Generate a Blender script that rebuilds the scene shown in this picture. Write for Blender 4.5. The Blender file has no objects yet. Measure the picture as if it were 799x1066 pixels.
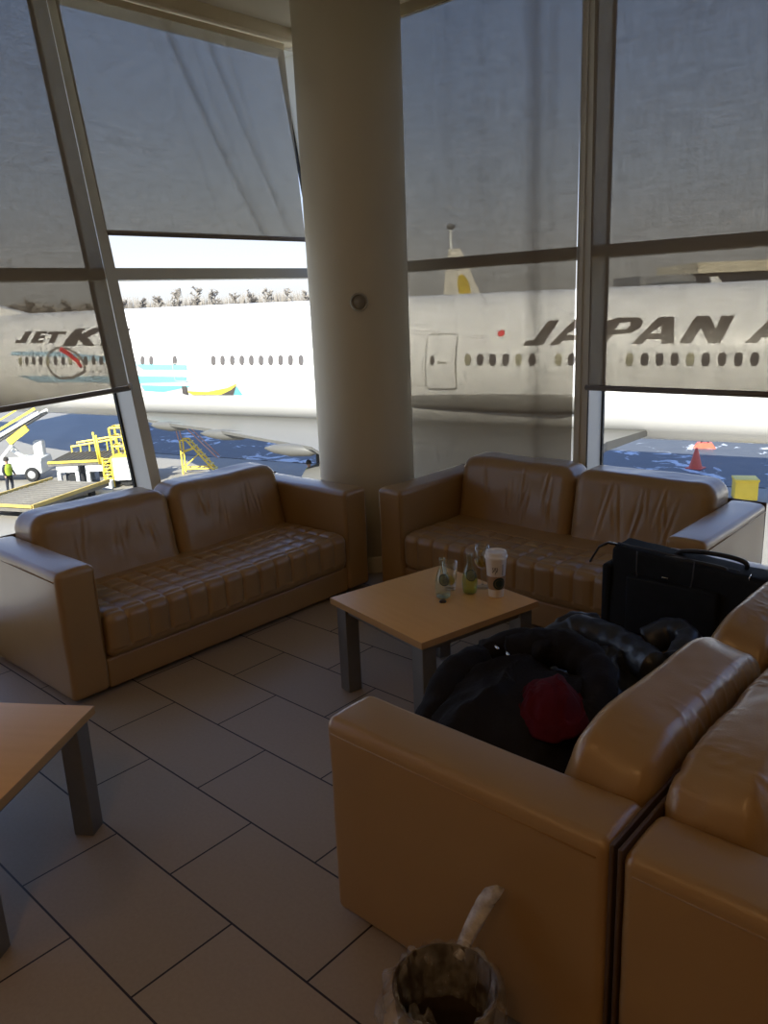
import bpy, bmesh, math, random
from mathutils import Vector, Matrix, noise
from mathutils.geometry import tessellate_polygon
PI = math.pi
random.seed(7)
scene = bpy.context.scene
col = scene.collection

# ------------------------------------------------------------------ helpers
def link(o, parent=None):
    col.objects.link(o)
    if parent is not None:
        o.parent = parent
    return o

def M(name, vf, mat, parent=None, smooth=True, kind=None, sharp=None):
    """one mesh object from (verts, faces)"""
    v, f = vf
    me = bpy.data.meshes.new(name)
    me.from_pydata([tuple(p) for p in v], [], [tuple(q) for q in f])
    me.validate()
    bm = bmesh.new(); bm.from_mesh(me)
    bmesh.ops.recalc_face_normals(bm, faces=bm.faces)
    if smooth:
        for fc in bm.faces: fc.smooth = True
    bm.to_mesh(me); bm.free()
    if smooth and sharp:
        me.set_sharp_from_angle(angle=math.radians(sharp))
    if mat is not None: me.materials.append(mat)
    o = bpy.data.objects.new(name, me)
    if kind: o['kind'] = kind
    return link(o, parent)

def tag(o, label, cat, group=None, kind=None):
    o['label'] = label; o['category'] = cat
    if group: o['group'] = group
    if kind: o['kind'] = kind
    return o

def thing(name, label, cat, loc=(0, 0, 0), rz=0.0, group=None):
    o = bpy.data.objects.new(name, None); o.empty_display_size = .1
    o.location = loc; o.rotation_euler = (0, 0, rz)
    link(o)
    return tag(o, label, cat, group)

def sgroup(name, loc=(0, 0, 0)):
    o = bpy.data.objects.new(name, None); o.location = loc; o['kind'] = 'structure'
    return link(o)

def copy_tree(o, parent=None):
    c = o.copy(); link(c, parent)
    for ch in list(o.children): copy_tree(ch, c)
    return c

def merge(*vfs):
    V, F = [], []
    for v, f in vfs:
        k = len(V); V += [tuple(p) for p in v]; F += [tuple(i + k for i in q) for q in f]
    return V, F

def xf(vf, m):
    return [tuple(m @ Vector(p)) for p in vf[0]], vf[1]

def mv(vf, dx=0, dy=0, dz=0):
    return [(p[0] + dx, p[1] + dy, p[2] + dz) for p in vf[0]], vf[1]

def box(x0, x1, y0, y1, z0, z1):
    v = [(x, y, z) for x in (x0, x1) for y in (y0, y1) for z in (z0, z1)]
    f = [(0, 1, 3, 2), (4, 6, 7, 5), (0, 4, 5, 1), (2, 3, 7, 6), (0, 2, 6, 4), (1, 5, 7, 3)]
    return v, f

def rbox(x0, x1, y0, y1, z0, z1, r, n=(1, 1, 1), k=3, fn=None):
    """box with rounded edges, n interior subdivisions per axis; fn(p, n) displaces"""
    c = ((x0 + x1) / 2, (y0 + y1) / 2, (z0 + z1) / 2)
    hs = (abs(x1 - x0) / 2, abs(y1 - y0) / 2, abs(z1 - z0) / 2)
    r = min(r, min(hs) * .999)
    co = []
    for a in range(3):
        h = hs[a]; cr = [r * math.tan(PI / 4 * i / k) for i in range(k + 1)]
        inn = [-(h - r) + 2 * (h - r) * i / n[a] for i in range(n[a] + 1)]
        l = [-(h - r) - t for t in reversed(cr[1:])] + inn + [(h - r) + t for t in cr[1:]]
        co.append(l)
    idx, V, F = {}, [], []
    def vert(i, j, l):
        key = (i, j, l)
        if key not in idx:
            p = Vector((co[0][i], co[1][j], co[2][l]))
            q = Vector([max(-(hs[a] - r), min(hs[a] - r, p[a])) for a in range(3)])
            d = p - q
            if d.length > 1e-9: d.normalize()
            p = q + d * r
            w = p + Vector(c)
            if fn: w = fn(w, d)
            idx[key] = len(V); V.append(tuple(w))
        return idx[key]
    N = [len(x) - 1 for x in co]
    for a in range(3):
        b, cc = (a + 1) % 3, (a + 2) % 3
        for s in (0, N[a]):
            for i in range(N[b]):
                for j in range(N[cc]):
                    q = []
                    for di, dj in ((0, 0), (1, 0), (1, 1), (0, 1)):
                        t = [0, 0, 0]; t[a] = s; t[b] = i + di; t[cc] = j + dj
                        q.append(vert(*t))
                    if s == 0: q.reverse()
                    F.append(q)
    return V, F

def tube(pts, rad, seg=8, cap=True):
    pts = [Vector(p) for p in pts]; V, F = [], []
    n = len(pts)
    up = None
    for i, p in enumerate(pts):
        t = (pts[min(i + 1, n - 1)] - pts[max(i - 1, 0)])
        t = t.normalized() if t.length > 1e-9 else Vector((0, 0, 1))
        if up is None:
            up = Vector((0, 0, 1)) if abs(t.z) < .9 else Vector((1, 0, 0))
        a = t.cross(up)
        if a.length < 1e-6: a = t.cross(Vector((1, 0.3, 0)))
        a.normalize(); b = a.cross(t).normalized(); up = b
        rr = rad[i] if isinstance(rad, (list, tuple)) else rad
        for s in range(seg):
            q = 2 * PI * s / seg
            V.append(tuple(p + a * rr * math.cos(q) + b * rr * math.sin(q)))
    for i in range(n - 1):
        for s in range(seg):
            F.append((i * seg + s, i * seg + (s + 1) % seg, (i + 1) * seg + (s + 1) % seg, (i + 1) * seg + s))
    if cap:
        F.append(tuple(reversed(range(seg)))); F.append(tuple(range((n - 1) * seg, n * seg)))
    return V, F

def bar(a, b, w, h):
    """square bar from a to b"""
    a, b = Vector(a), Vector(b); t = (b - a).normalized()
    up = Vector((0, 0, 1)) if abs(t.z) < .95 else Vector((1, 0, 0))
    s = t.cross(up).normalized() * (w / 2); u = s.cross(t).normalized() * (h / 2)
    V = [tuple(p + s * i + u * j) for p in (a, b) for i, j in ((-1, -1), (1, -1), (1, 1), (-1, 1))]
    F = [(0, 1, 2, 3), (7, 6, 5, 4)] + [(i, i + 4, (i + 1) % 4 + 4, (i + 1) % 4) for i in range(4)]
    return V, F

def lathe(prof, seg=32, cx=0, cy=0, capb=True, capt=True, fn=None):
    V, F = [], []
    for (r, z) in prof:
        for s in range(seg):
            a = 2 * PI * s / seg
            p = (cx + r * math.cos(a), cy + r * math.sin(a), z)
            V.append(fn(p, a) if fn else p)
    for i in range(len(prof) - 1):
        for s in range(seg):
            F.append((i * seg + s, i * seg + (s + 1) % seg, (i + 1) * seg + (s + 1) % seg, (i + 1) * seg + s))
    if capb: F.append(tuple(reversed(range(seg))))
    if capt: F.append(tuple(range((len(prof) - 1) * seg, len(prof) * seg)))
    return V, F

def fbm(p, o=3):
    return noise.fractal(Vector(p), 1.0, 2.0, o, noise_basis='PERLIN_ORIGINAL')

# ------------------------------------------------------------------ materials
def new_mat(name):
    m = bpy.data.materials.new(name); m.use_nodes = True
    nt = m.node_tree; nt.nodes.clear()
    out = nt.nodes.new('ShaderNodeOutputMaterial')
    return m, nt, out

def N(nt, t, **kw):
    n = nt.nodes.new(t)
    for k, v in kw.items():
        if k.startswith('_'): setattr(n, k[1:], v)
        else:
            n.inputs[k.replace('__', ' ')].default_value = v
    return n

def pmat(name, color, rough=.5, metal=0.0, var=.12, scale=8.0, bump=0.0, bscale=60.0, spec=.5, coat=0.0, trans=0.0, ior=1.45, sheen=0.0):
    m, nt, out = new_mat(name)
    b = nt.nodes.new('ShaderNodeBsdfPrincipled')
    b.inputs['Roughness'].default_value = rough; b.inputs['Metallic'].default_value = metal
    b.inputs['Specular IOR Level'].default_value = spec
    b.inputs['Coat Weight'].default_value = coat; b.inputs['Coat Roughness'].default_value = .27
    b.inputs['Transmission Weight'].default_value = trans; b.inputs['IOR'].default_value = ior
    if sheen: b.inputs['Sheen Weight'].default_value = sheen
    tc = nt.nodes.new('ShaderNodeTexCoord')
    nz = N(nt, 'ShaderNodeTexNoise', Scale=scale, Detail=4.0)
    nt.links.new(tc.outputs['Object'], nz.inputs['Vector'])
    mx = nt.nodes.new('ShaderNodeMix'); mx.data_type = 'RGBA'
    mx.inputs[6].default_value = (*[c * (1 - var) for c in color], 1)
    mx.inputs[7].default_value = (*[min(1, c * (1 + var)) for c in color], 1)
    nt.links.new(nz.outputs['Fac'], mx.inputs[0])
    nt.links.new(mx.outputs[2], b.inputs['Base Color'])
    if bump:
        n2 = N(nt, 'ShaderNodeTexNoise', Scale=bscale, Detail=3.0)
        nt.links.new(tc.outputs['Object'], n2.inputs['Vector'])
        bp = N(nt, 'ShaderNodeBump', Strength=bump, Distance=.01)
        nt.links.new(n2.outputs['Fac'], bp.inputs['Height'])
        nt.links.new(bp.outputs['Normal'], b.inputs['Normal'])
    nt.links.new(b.outputs[0], out.inputs[0])
    return m

LEATHER = pmat('tan_leather', (.36, .222, .090), rough=.36, var=.07, scale=5, bump=.05, bscale=220, spec=.55, coat=.42)
SEAM = pmat('leather_seam', (.33, .20, .085), rough=.5, var=.05)
BOARD = pmat('brown_board', (.09, .055, .035), rough=.5, var=.15, scale=20)
STEEL = pmat('brushed_steel', (.26, .26, .25), rough=.42, metal=.75, var=.08, scale=30)
DARKFOOT = pmat('dark_metal', (.05, .06, .05), rough=.4, metal=.5)
COLUMN = pmat('column_paint', (.60, .54, .40), rough=.55, var=.03, scale=3)
CEIL = pmat('ceiling_paint', (.66, .6, .46), rough=.7, var=.03, scale=2)
WALL = pmat('wall_paint', (.45, .36, .25), rough=.8, var=.05, scale=2)
FRAME = pmat('window_frame_paint', (.62, .62, .57), rough=.45, var=.03, scale=4)
GASKET = pmat('black_gasket', (.02, .02, .02), rough=.6)
CASSETTE = pmat('blind_cassette', (.62, .54, .38), rough=.5, var=.03)
BARM = pmat('blind_bar', (.17, .135, .105), rough=.5, var=.08)
BLACKCLOTH = pmat('black_cloth', (.012, .011, .012), rough=.85, var=.3, scale=14, bump=.25, bscale=90, spec=.25)
BLACKNYLON = pmat('black_nylon', (.026, .030, .037), rough=.36, var=.3, scale=10, bump=.12, bscale=60)
REDLINE = pmat('red_lining', (.08, .003, .007), rough=.85, spec=.2, var=.35, scale=18, bump=.3, bscale=40)
BAGMAT = pmat('bag_fabric', (.011, .014, .018), rough=.75, var=.3, scale=30, bump=.15, bscale=300, spec=.25)
BAGTRIM = pmat('bag_trim', (.014, .015, .018), rough=.38, var=.2)
BAGPIPE = pmat('bag_piping', (.05, .05, .055), rough=.45, var=.2)
CHROME = pmat('chrome', (.75, .75, .75), rough=.18, metal=1, var=.02)
PAPERCUP = pmat('white_paper', (.78, .74, .68), rough=.55, var=.03)
CUPLID = pmat('white_lid', (.86, .84, .80), rough=.35, var=.02)
SLEEVE = pmat('cup_sleeve', (.36, .24, .14), rough=.85, var=.08, scale=40)
LOGO = pmat('dark_green_print', (.012, .03, .024), rough=.6, var=.1)
INK = pmat('black_ink', (.02, .02, .02), rough=.6)
LABEL = pmat('bottle_label', (.26, .27, .18), rough=.5, var=.3, scale=120)
LABELRIM = pmat('bottle_label_rim', (.035, .06, .055), rough=.5)
CAPM = pmat('bottle_cap', (.05, .03, .02), rough=.4, metal=.4)
LEMON = pmat('lemon', (.72, .55, .08), rough=.5, var=.15, scale=60)
BINM = pmat('bin_metal', (.085, .06, .04), rough=.4, metal=.2, var=.1)

def glassy(name, color, rough=.03, ior=1.45, edge=.6):
    """thin see-through glass: clear straight on, shiny at the rim"""
    m, nt, out = new_mat(name)
    tr = nt.nodes.new('ShaderNodeBsdfTransparent'); tr.inputs[0].default_value = (*color, 1)
    gl = N(nt, 'ShaderNodeBsdfGlossy', Roughness=rough); gl.inputs[0].default_value = (1, 1, 1, 1)
    lw = N(nt, 'ShaderNodeLayerWeight', Blend=.5)      # 1 - |cos|, the same from both sides
    pw = nt.nodes.new('ShaderNodeMath'); pw.operation = 'POWER'; pw.inputs[1].default_value = 4.0
    nt.links.new(lw.outputs['Facing'], pw.inputs[0])
    f0 = ((ior - 1) / (ior + 1)) ** 2
    mr = N(nt, 'ShaderNodeMapRange'); mr.inputs[3].default_value = f0; mr.inputs[4].default_value = edge
    nt.links.new(pw.outputs[0], mr.inputs[0])
    mx = nt.nodes.new('ShaderNodeMixShader')
    nt.links.new(mr.outputs[0], mx.inputs[0])
    nt.links.new(tr.outputs[0], mx.inputs[1]); nt.links.new(gl.outputs[0], mx.inputs[2])
    nt.links.new(mx.outputs[0], out.inputs[0])
    return m
PANE = glassy('window_glass', (.97, .985, .98), rough=.0, ior=1.2, edge=.4)
CLEARGLASS = glassy('clear_glass', (.95, .96, .95), ior=1.9, edge=1.0)
GREENGLASS = glassy('pale_green_glass', (.86, .95, .91), ior=2.0, edge=.95)
JUICE = glassy('yellow_juice', (.84, .83, .42), ior=1.2, rough=.1, edge=.3)
WINE = glassy('white_wine', (.90, .78, .34), ior=1.25, edge=.3)
WATER = glassy('water', (.90, .95, .93), ior=1.15)

def plastic_film(name='clear_plastic_film', lo=.03, hi=.40):
    m, nt, out = new_mat(name)
    tr = nt.nodes.new('ShaderNodeBsdfTransparent'); tr.inputs[0].default_value = (.93, .92, .9, 1)
    b = nt.nodes.new('ShaderNodeBsdfPrincipled'); b.inputs['Base Color'].default_value = (.72, .7, .66, 1); b.inputs['Roughness'].default_value = .22
    tc = nt.nodes.new('ShaderNodeTexCoord'); nz = N(nt, 'ShaderNodeTexNoise', Scale=26.0, Detail=4.0)
    nt.links.new(tc.outputs['Object'], nz.inputs['Vector'])
    bp = N(nt, 'ShaderNodeBump', Strength=.6, Distance=.02)
    nt.links.new(nz.outputs['Fac'], bp.inputs['Height']); nt.links.new(bp.outputs['Normal'], b.inputs['Normal'])
    mp = N(nt, 'ShaderNodeMapRange'); mp.inputs[1].default_value = .35; mp.inputs[2].default_value = .7; mp.inputs[3].default_value = lo; mp.inputs[4].default_value = hi
    nt.links.new(nz.outputs['Fac'], mp.inputs[0])
    mx = nt.nodes.new('ShaderNodeMixShader'); nt.links.new(mp.outputs[0], mx.inputs[0])
    nt.links.new(tr.outputs[0], mx.inputs[1]); nt.links.new(b.outputs[0], mx.inputs[2])
    nt.links.new(mx.outputs[0], out.inputs[0])
    return m
FILM = plastic_film()
FILM_THICK = plastic_film('gathered_plastic_film', .35, .85)

def screen_fabric(name, tcol, dcol, dens):
    """woven sun-screen fabric: part of the light passes straight through the weave, a little is scattered"""
    m, nt, out = new_mat(name)
    tc = nt.nodes.new('ShaderNodeTexCoord')
    tr = nt.nodes.new('ShaderNodeBsdfTransparent')
    df = nt.nodes.new('ShaderNodeBsdfDiffuse'); df.inputs[0].default_value = (*dcol, 1)
    tl = nt.nodes.new('ShaderNodeBsdfTranslucent'); tl.inputs[0].default_value = (*[c * .05 for c in dcol], 1)
    # weave: fine threads both ways plus slubs
    mpv = nt.nodes.new('ShaderNodeMapping'); mpv.inputs['Scale'].default_value = (110, 110, 9)
    mph = nt.nodes.new('ShaderNodeMapping'); mph.inputs['Scale'].default_value = (9, 9, 110)
    fac = None
    outs = []
    for mp in (mpv, mph):
        nt.links.new(tc.outputs['Object'], mp.inputs['Vector'])
        nz = N(nt, 'ShaderNodeTexNoise', Scale=1.0, Detail=2.0)
        nt.links.new(mp.outputs[0], nz.inputs['Vector']); outs.append(nz.outputs['Fac'])
    ad = nt.nodes.new('ShaderNodeMath'); ad.operation = 'ADD'
    nt.links.new(outs[0], ad.inputs[0]); nt.links.new(outs[1], ad.inputs[1])
    mr = N(nt, 'ShaderNodeMapRange'); mr.inputs[1].default_value = .6; mr.inputs[2].default_value = 1.4
    mr.inputs[3].default_value = .72; mr.inputs[4].default_value = 1.28
    nt.links.new(ad.outputs[0], mr.inputs[0])
    at = nt.nodes.new('ShaderNodeAttribute'); at.attribute_name = 'fold_shade'  # shade of the folds put into the weave as lower transparency
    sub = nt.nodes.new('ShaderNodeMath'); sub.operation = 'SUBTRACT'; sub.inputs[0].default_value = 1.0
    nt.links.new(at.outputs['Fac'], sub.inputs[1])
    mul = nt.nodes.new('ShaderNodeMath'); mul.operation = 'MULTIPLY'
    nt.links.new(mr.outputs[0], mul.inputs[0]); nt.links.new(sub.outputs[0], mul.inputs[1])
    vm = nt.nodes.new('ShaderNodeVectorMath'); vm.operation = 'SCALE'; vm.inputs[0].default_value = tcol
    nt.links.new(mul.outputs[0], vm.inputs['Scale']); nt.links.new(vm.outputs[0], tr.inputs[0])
    a1 = nt.nodes.new('ShaderNodeAddShader'); nt.links.new(df.outputs[0], a1.inputs[0]); nt.links.new(tl.outputs[0], a1.inputs[1])
    a2 = nt.nodes.new('ShaderNodeAddShader'); nt.links.new(a1.outputs[0], a2.inputs[0]); nt.links.new(tr.outputs[0], a2.inputs[1])
    nt.links.new(a2.outputs[0], out.inputs[0])
    return m
FABRIC = screen_fabric('screen_fabric', (.142, .134, .116), (.20, .165, .12), 1)
FABRIC_DENSE = screen_fabric('dense_screen_fabric', (.155, .148, .130), (.27, .24, .185), 1)

def floor_tiles():
    m, nt, out = new_mat('floor_tiles')
    tc = nt.nodes.new('ShaderNodeTexCoord')
    mp = nt.nodes.new('ShaderNodeMapping'); mp.inputs['Location'].default_value = (2.749, -1.0023, 0)
    nt.links.new(tc.outputs['Object'], mp.inputs['Vector'])
    br = nt.nodes.new('ShaderNodeTexBrick')
    br.offset = .5; br.offset_frequency = 2; br.squash = 1
    br.inputs['Scale'].default_value = 1.0; br.inputs['Mortar Size'].default_value = .0032
    br.inputs['Mortar Smooth'].default_value = .1; br.inputs['Bias'].default_value = 0
    br.inputs['Brick Width'].default_value = .6; br.inputs['Row Height'].default_value = .3084
    br.inputs['Color1'].default_value = (.34, .283, .212, 1); br.inputs['Color2'].default_value = (.375, .31, .232, 1)
    br.inputs['Mortar'].default_value = (.016, .009, .008, 1)
    nt.links.new(mp.outputs[0], br.inputs['Vector'])
    nz = N(nt, 'ShaderNodeTexNoise', Scale=90.0, Detail=5.0); nt.links.new(tc.outputs['Object'], nz.inputs['Vector'])
    mr = N(nt, 'ShaderNodeMapRange'); mr.inputs[3].default_value = .88; mr.inputs[4].default_value = 1.1
    nt.links.new(nz.outputs['Fac'], mr.inputs[0])
    vm = nt.nodes.new('ShaderNodeVectorMath'); vm.operation = 'SCALE'
    nt.links.new(br.outputs['Color'], vm.inputs[0]); nt.links.new(mr.outputs[0], vm.inputs['Scale'])
    b = nt.nodes.new('ShaderNodeBsdfPrincipled'); b.inputs['Roughness'].default_value = .5
    b.inputs['Specular IOR Level'].default_value = .4
    nt.links.new(vm.outputs[0], b.inputs['Base Color'])
    bp = N(nt, 'ShaderNodeBump', Strength=.5, Distance=.003); bp.invert = True
    nt.links.new(br.outputs['Fac'], bp.inputs['Height']); nt.links.new(bp.outputs['Normal'], b.inputs['Normal'])
    nt.links.new(b.outputs[0], out.inputs[0])
    return m

def wood(name, c1, c2, rough=.33):
    m, nt, out = new_mat(name)
    tc = nt.nodes.new('ShaderNodeTexCoord')
    mp = nt.nodes.new('ShaderNodeMapping'); mp.inputs['Scale'].default_value = (3, 40, 40)
    nt.links.new(tc.outputs['Object'], mp.inputs['Vector'])
    nz = N(nt, 'ShaderNodeTexNoise', Scale=1.0, Detail=5.0); nt.links.new(mp.outputs[0], nz.inputs['Vector'])
    mx = nt.nodes.new('ShaderNodeMix'); mx.data_type = 'RGBA'
    mx.inputs[6].default_value = (*c1, 1); mx.inputs[7].default_value = (*c2, 1)
    nt.links.new(nz.outputs['Fac'], mx.inputs[0])
    b = nt.nodes.new('ShaderNodeBsdfPrincipled'); b.inputs['Roughness'].default_value = rough; b.inputs['Specular IOR Level'].default_value = .35
    nt.links.new(mx.outputs[2], b.inputs['Base Color']); nt.links.new(b.outputs[0], out.inputs[0])
    return m
BEECH = wood('beech_veneer', (.72, .385, .115), (.80, .46, .155), .4)
BEECHEDGE = wood('beech_edge', (.46, .27, .11), (.52, .31, .13), .4)

def ground_mat(name, c1, c2, ice=None, scale=.35):
    m, nt, out = new_mat(name)
    tc = nt.nodes.new('ShaderNodeTexCoord')
    nz = N(nt, 'ShaderNodeTexNoise', Scale=scale, Detail=8.0, Roughness=.65); nt.links.new(tc.outputs['Object'], nz.inputs['Vector'])
    mx = nt.nodes.new('ShaderNodeMix'); mx.data_type = 'RGBA'
    mx.inputs[6].default_value = (*c1, 1); mx.inputs[7].default_value = (*c2, 1)
    nt.links.new(nz.outputs['Fac'], mx.inputs[0])
    b = nt.nodes.new('ShaderNodeBsdfPrincipled'); b.inputs['Roughness'].default_value = .6
    if ice:
        n2 = N(nt, 'ShaderNodeTexNoise', Scale=.55, Detail=6.0, Roughness=.6, Distortion=.8); nt.links.new(tc.outputs['Object'], n2.inputs['Vector'])
        cr = nt.nodes.new('ShaderNodeValToRGB'); cr.color_ramp.elements[0].position = .565; cr.color_ramp.elements[1].position = .605
        nt.links.new(n2.outputs['Fac'], cr.inputs[0])
        m2 = nt.nodes.new('ShaderNodeMix'); m2.data_type = 'RGBA'
        nt.links.new(cr.outputs[0], m2.inputs[0]); nt.links.new(mx.outputs[2], m2.inputs[6]); m2.inputs[7].default_value = (*ice, 1)
        nt.links.new(m2.outputs[2], b.inputs['Base Color'])
    else:
        nt.links.new(mx.outputs[2], b.inputs['Base Color'])
    nt.links.new(b.outputs[0], out.inputs[0])
    return m
CONCRETE = ground_mat('apron_concrete', (.20, .185, .155), (.30, .28, .235))
ASPHALT = ground_mat('icy_asphalt', (.055, .062, .07), (.11, .12, .13), ice=(.55, .58, .62), scale=1.2)
WHITE_AC = pmat('aircraft_white', (.84, .83, .80), rough=.3, var=.012, scale=.6)
GREY_AC = pmat('aircraft_wing_grey', (.10, .097, .086), rough=.45, var=.06, scale=.6)
DGREY_AC = pmat('fairing_shade_grey', (.17, .165, .15), rough=.5, var=.06)
TITLE = pmat('title_paint', (.075, .062, .05), rough=.4, var=.05)
TITLE_GLARE = pmat('title_glare_paint', (.30, .29, .28), rough=.4, var=.05)  # lighter copy of the title colour, overexposed glare put into it
REDP = pmat('red_paint', (.62, .03, .035), rough=.4, var=.05)
FLAGW = pmat('flag_white', (.80, .79, .76), rough=.4, var=.02)
CYAN = pmat('cyan_paint', (.16, .62, .72), rough=.4, var=.06, scale=.4)
PALEBLUE = pmat('pale_blue_paint', (.36, .52, .62), rough=.4, var=.1, scale=.4)
YELLOWP = pmat('yellow_paint', (.82, .63, .08), rough=.45, var=.12, scale=3)
DARKPAINT = pmat('dark_livery_paint', (.09, .08, .075), rough=.45)
WINDOWDARK = pmat('cabin_window_dark', (.10, .09, .085), rough=.2, var=.1)
WINDOWSHADE = pmat('cabin_window_shade', (.34, .32, .22), rough=.35, var=.1)
SEAMAC = pmat('door_seam', (.34, .33, .30), rough=.5)
GSEWHITE = pmat('equipment_white', (.62, .63, .61), rough=.5, var=.08, scale=2)
GSEGREY = pmat('equipment_grey', (.13, .13, .13), rough=.6, var=.2, scale=3)
TYRE = pmat('tyre_rubber', (.02, .02, .02), rough=.8)
HUB = pmat('wheel_hub', (.42, .42, .42), rough=.4, metal=.4)
ROLLER = pmat('roller_deck', (.14, .13, .11), rough=.6, var=.5, scale=9)
CONEM = pmat('cone_orange', (.72, .13, .08), rough=.5)
SKIN = pmat('skin', (.45, .28, .2), rough=.6)
DARKCLOTH = pmat('dark_workwear', (.02, .022, .03), rough=.8)
HIVIS = pmat('hi_vis', (.30, .40, .03), rough=.7)
HAIR = pmat('dark_hat', (.03, .025, .02), rough=.8)
TREE = pmat('bare_branches', (.26, .235, .205), rough=.9, var=.4, scale=.8)
BARK = pmat('bark', (.10, .08, .06), rough=.9)
TERMW = pmat('terminal_cream', (.62, .56, .42), rough=.6, var=.05, scale=.1)
TERMG = pmat('terminal_grey', (.24, .25, .26), rough=.4, var=.2, scale=.2)
CREAM = pmat('tail_cream', (.68, .64, .55), rough=.5, var=.04)
OCHRE = pmat('ochre_emblem', (.55, .40, .05), rough=.5, var=.2, scale=.6)
RAILM = pmat('rail_pale_red', (.62, .34, .28), rough=.5)
RINGM = pmat('livery_grey', (.20, .18, .16), rough=.4)
OCHRERAIL = pmat('worn_yellow_rail', (.42, .31, .09), rough=.6, var=.3, scale=2)
SKY_STRENGTH, SUN_STRENGTH, EXPOSURE = 1.45, 12.5, 0.0
LAMPS = [(-.2, -1.0, 10), (1.5, -2.0, 10), (-2.2, -1.6, 5)]
# ================================================================== ROOM
H_CEIL = 3.40
def xr(z):            # room face of the outward-leaning left glazing
    return -4.0 - .176 * (z - .64)
M('floor', box(-4.15, 4.5, -5, 4.35, -.2, 0), floor_tiles(), smooth=False, kind='structure')
M('ceiling', box(-4.9, 4.5, -5, 4.35, H_CEIL, H_CEIL + .2), CEIL, smooth=False, kind='structure')
M('wall_back', box(-4.9, 4.6, -5.2, -5, 0, H_CEIL), WALL, smooth=False, kind='structure')
M('wall_right', box(4.5, 4.7, -5, 4.35, 0, H_CEIL), WALL, smooth=False, kind='structure')
def prism(face_pts, y0, y1):
    """prism along Y from an (x, z) outline"""
    n = len(face_pts)
    v = [(x, y0, z) for x, z in face_pts] + [(x, y1, z) for x, z in face_pts]
    return v, [tuple(range(n))[::-1], tuple(range(n, 2 * n))] + [(i, (i + 1) % n, (i + 1) % n + n, i + n) for i in range(n)]
M('wall_left', prism([(xr(0) - .2, 0), (xr(0), 0), (xr(H_CEIL), H_CEIL), (xr(H_CEIL) - .2, H_CEIL)], -5, -1.25), WALL, smooth=False, kind='structure')

def lean_post(y0, y1, d=.2, z0=0, z1=H_CEIL, off=0):
    return prism([(xr(z0) - d - off, z0), (xr(z0) - off, z0), (xr(z1) - off, z1), (xr(z1) - d - off, z1)], y0, y1)
# left (leaning) glazing: bays between posts
LP = [-1.25, .55, 2.373, 4.17]
wi = 1
for i in range(3):
    ya, yb = LP[i] + .067, LP[i + 1]
    w = sgroup('window_%d' % wi); wi += 1
    M('mullion', lean_post(LP[i + 1], LP[i + 1] + .067), FRAME, w, smooth=False)
    if i == 0: M('mullion', lean_post(LP[0], LP[0] + .067), FRAME, w, smooth=False)
    M('gasket', lean_post(LP[i + 1] - .012, LP[i + 1], .022, off=.168), GASKET, w, smooth=False)
    M('transom', lean_post(ya, yb, .17, 1.797, 1.863, .015), FRAME, w, smooth=False)
    M('bottom_rail', lean_post(ya, yb, .18, 0, .16), FRAME, w, smooth=False)
    M('top_rail', lean_post(ya, yb, .18, 3.30, H_CEIL), FRAME, w, smooth=False)
    M('glass_pane', lean_post(ya, yb - .012, .012, .16, 3.30, .174), PANE, w, smooth=False)
# right glazing
RP = [-4.3, -2.245, -.40, 1.45, 3.30]
YF = 4.10
for i in range(4):
    xa, xb = RP[i] + .085, RP[i + 1]
    w = sgroup('window_%d' % wi); wi += 1
    M('mullion', box(xb, xb + .085, YF, YF + .2, 0, H_CEIL), FRAME, w, smooth=False)
    M('gasket', merge(box(xb + .0845, xb + .0885, YF - .002, YF + .008, 0, 3.3), box(xb + .085, xb + .094, YF + .172, YF + .195, 0, 3.3)), GASKET, w, smooth=False)
    M('cover_strip', box(xb + .018, xb + .040, YF - .012, YF, 0, H_CEIL), FRAME, w, smooth=False)
    M('transom', box(xa, xb, YF + .03, YF + .2, 1.800, 1.866), FRAME, w, smooth=False)
    M('bottom_rail', box(xa, xb, YF + .02, YF + .2, 0, .16), FRAME, w, smooth=False)
    M('top_rail', box(xa, xb, YF + .02, YF + .2, 3.34, H_CEIL), FRAME, w, smooth=False)
    M('glass_pane', box(xa + .01, xb, YF + .178, YF + .19, .16, 3.34), PANE, w, smooth=False)
M('trim_1', box(3.385, 4.5, YF, YF + .2, 0, H_CEIL), WALL, smooth=False, kind='structure')
M('trim_2', merge(box(-4.70, -4.35, 2.46, 4.1, 3.318, H_CEIL), tube([(-4.36, 2.46, 3.325), (-4.36, 4.08, 3.325)], .012, 8)), CASSETTE, smooth=False, kind='structure')
M('trim_3', box(-4.35, -2.25, 4.02, 4.14, 3.355, H_CEIL), CASSETTE, smooth=False, kind='structure')

# round column in the corner
PCX, PCY, PR = -3.40, 3.555, .298
cg = sgroup('column', (PCX, PCY, 0))
M('shaft', lathe([(PR, 0), (PR, .6), (PR, 1.6), (PR + .004, 2.6), (PR + .006, H_CEIL)], 96), COLUMN, cg)
M('base_ring', lathe([(PR + .018, 0), (PR + .018, .085), (PR + .012, .095), (PR, .097)], 96, capt=False), COLUMN, cg, sharp=40)

def aim(dirv):
    return Vector(dirv).to_track_quat('Z', 'Y').to_matrix().to_4x4()

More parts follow.
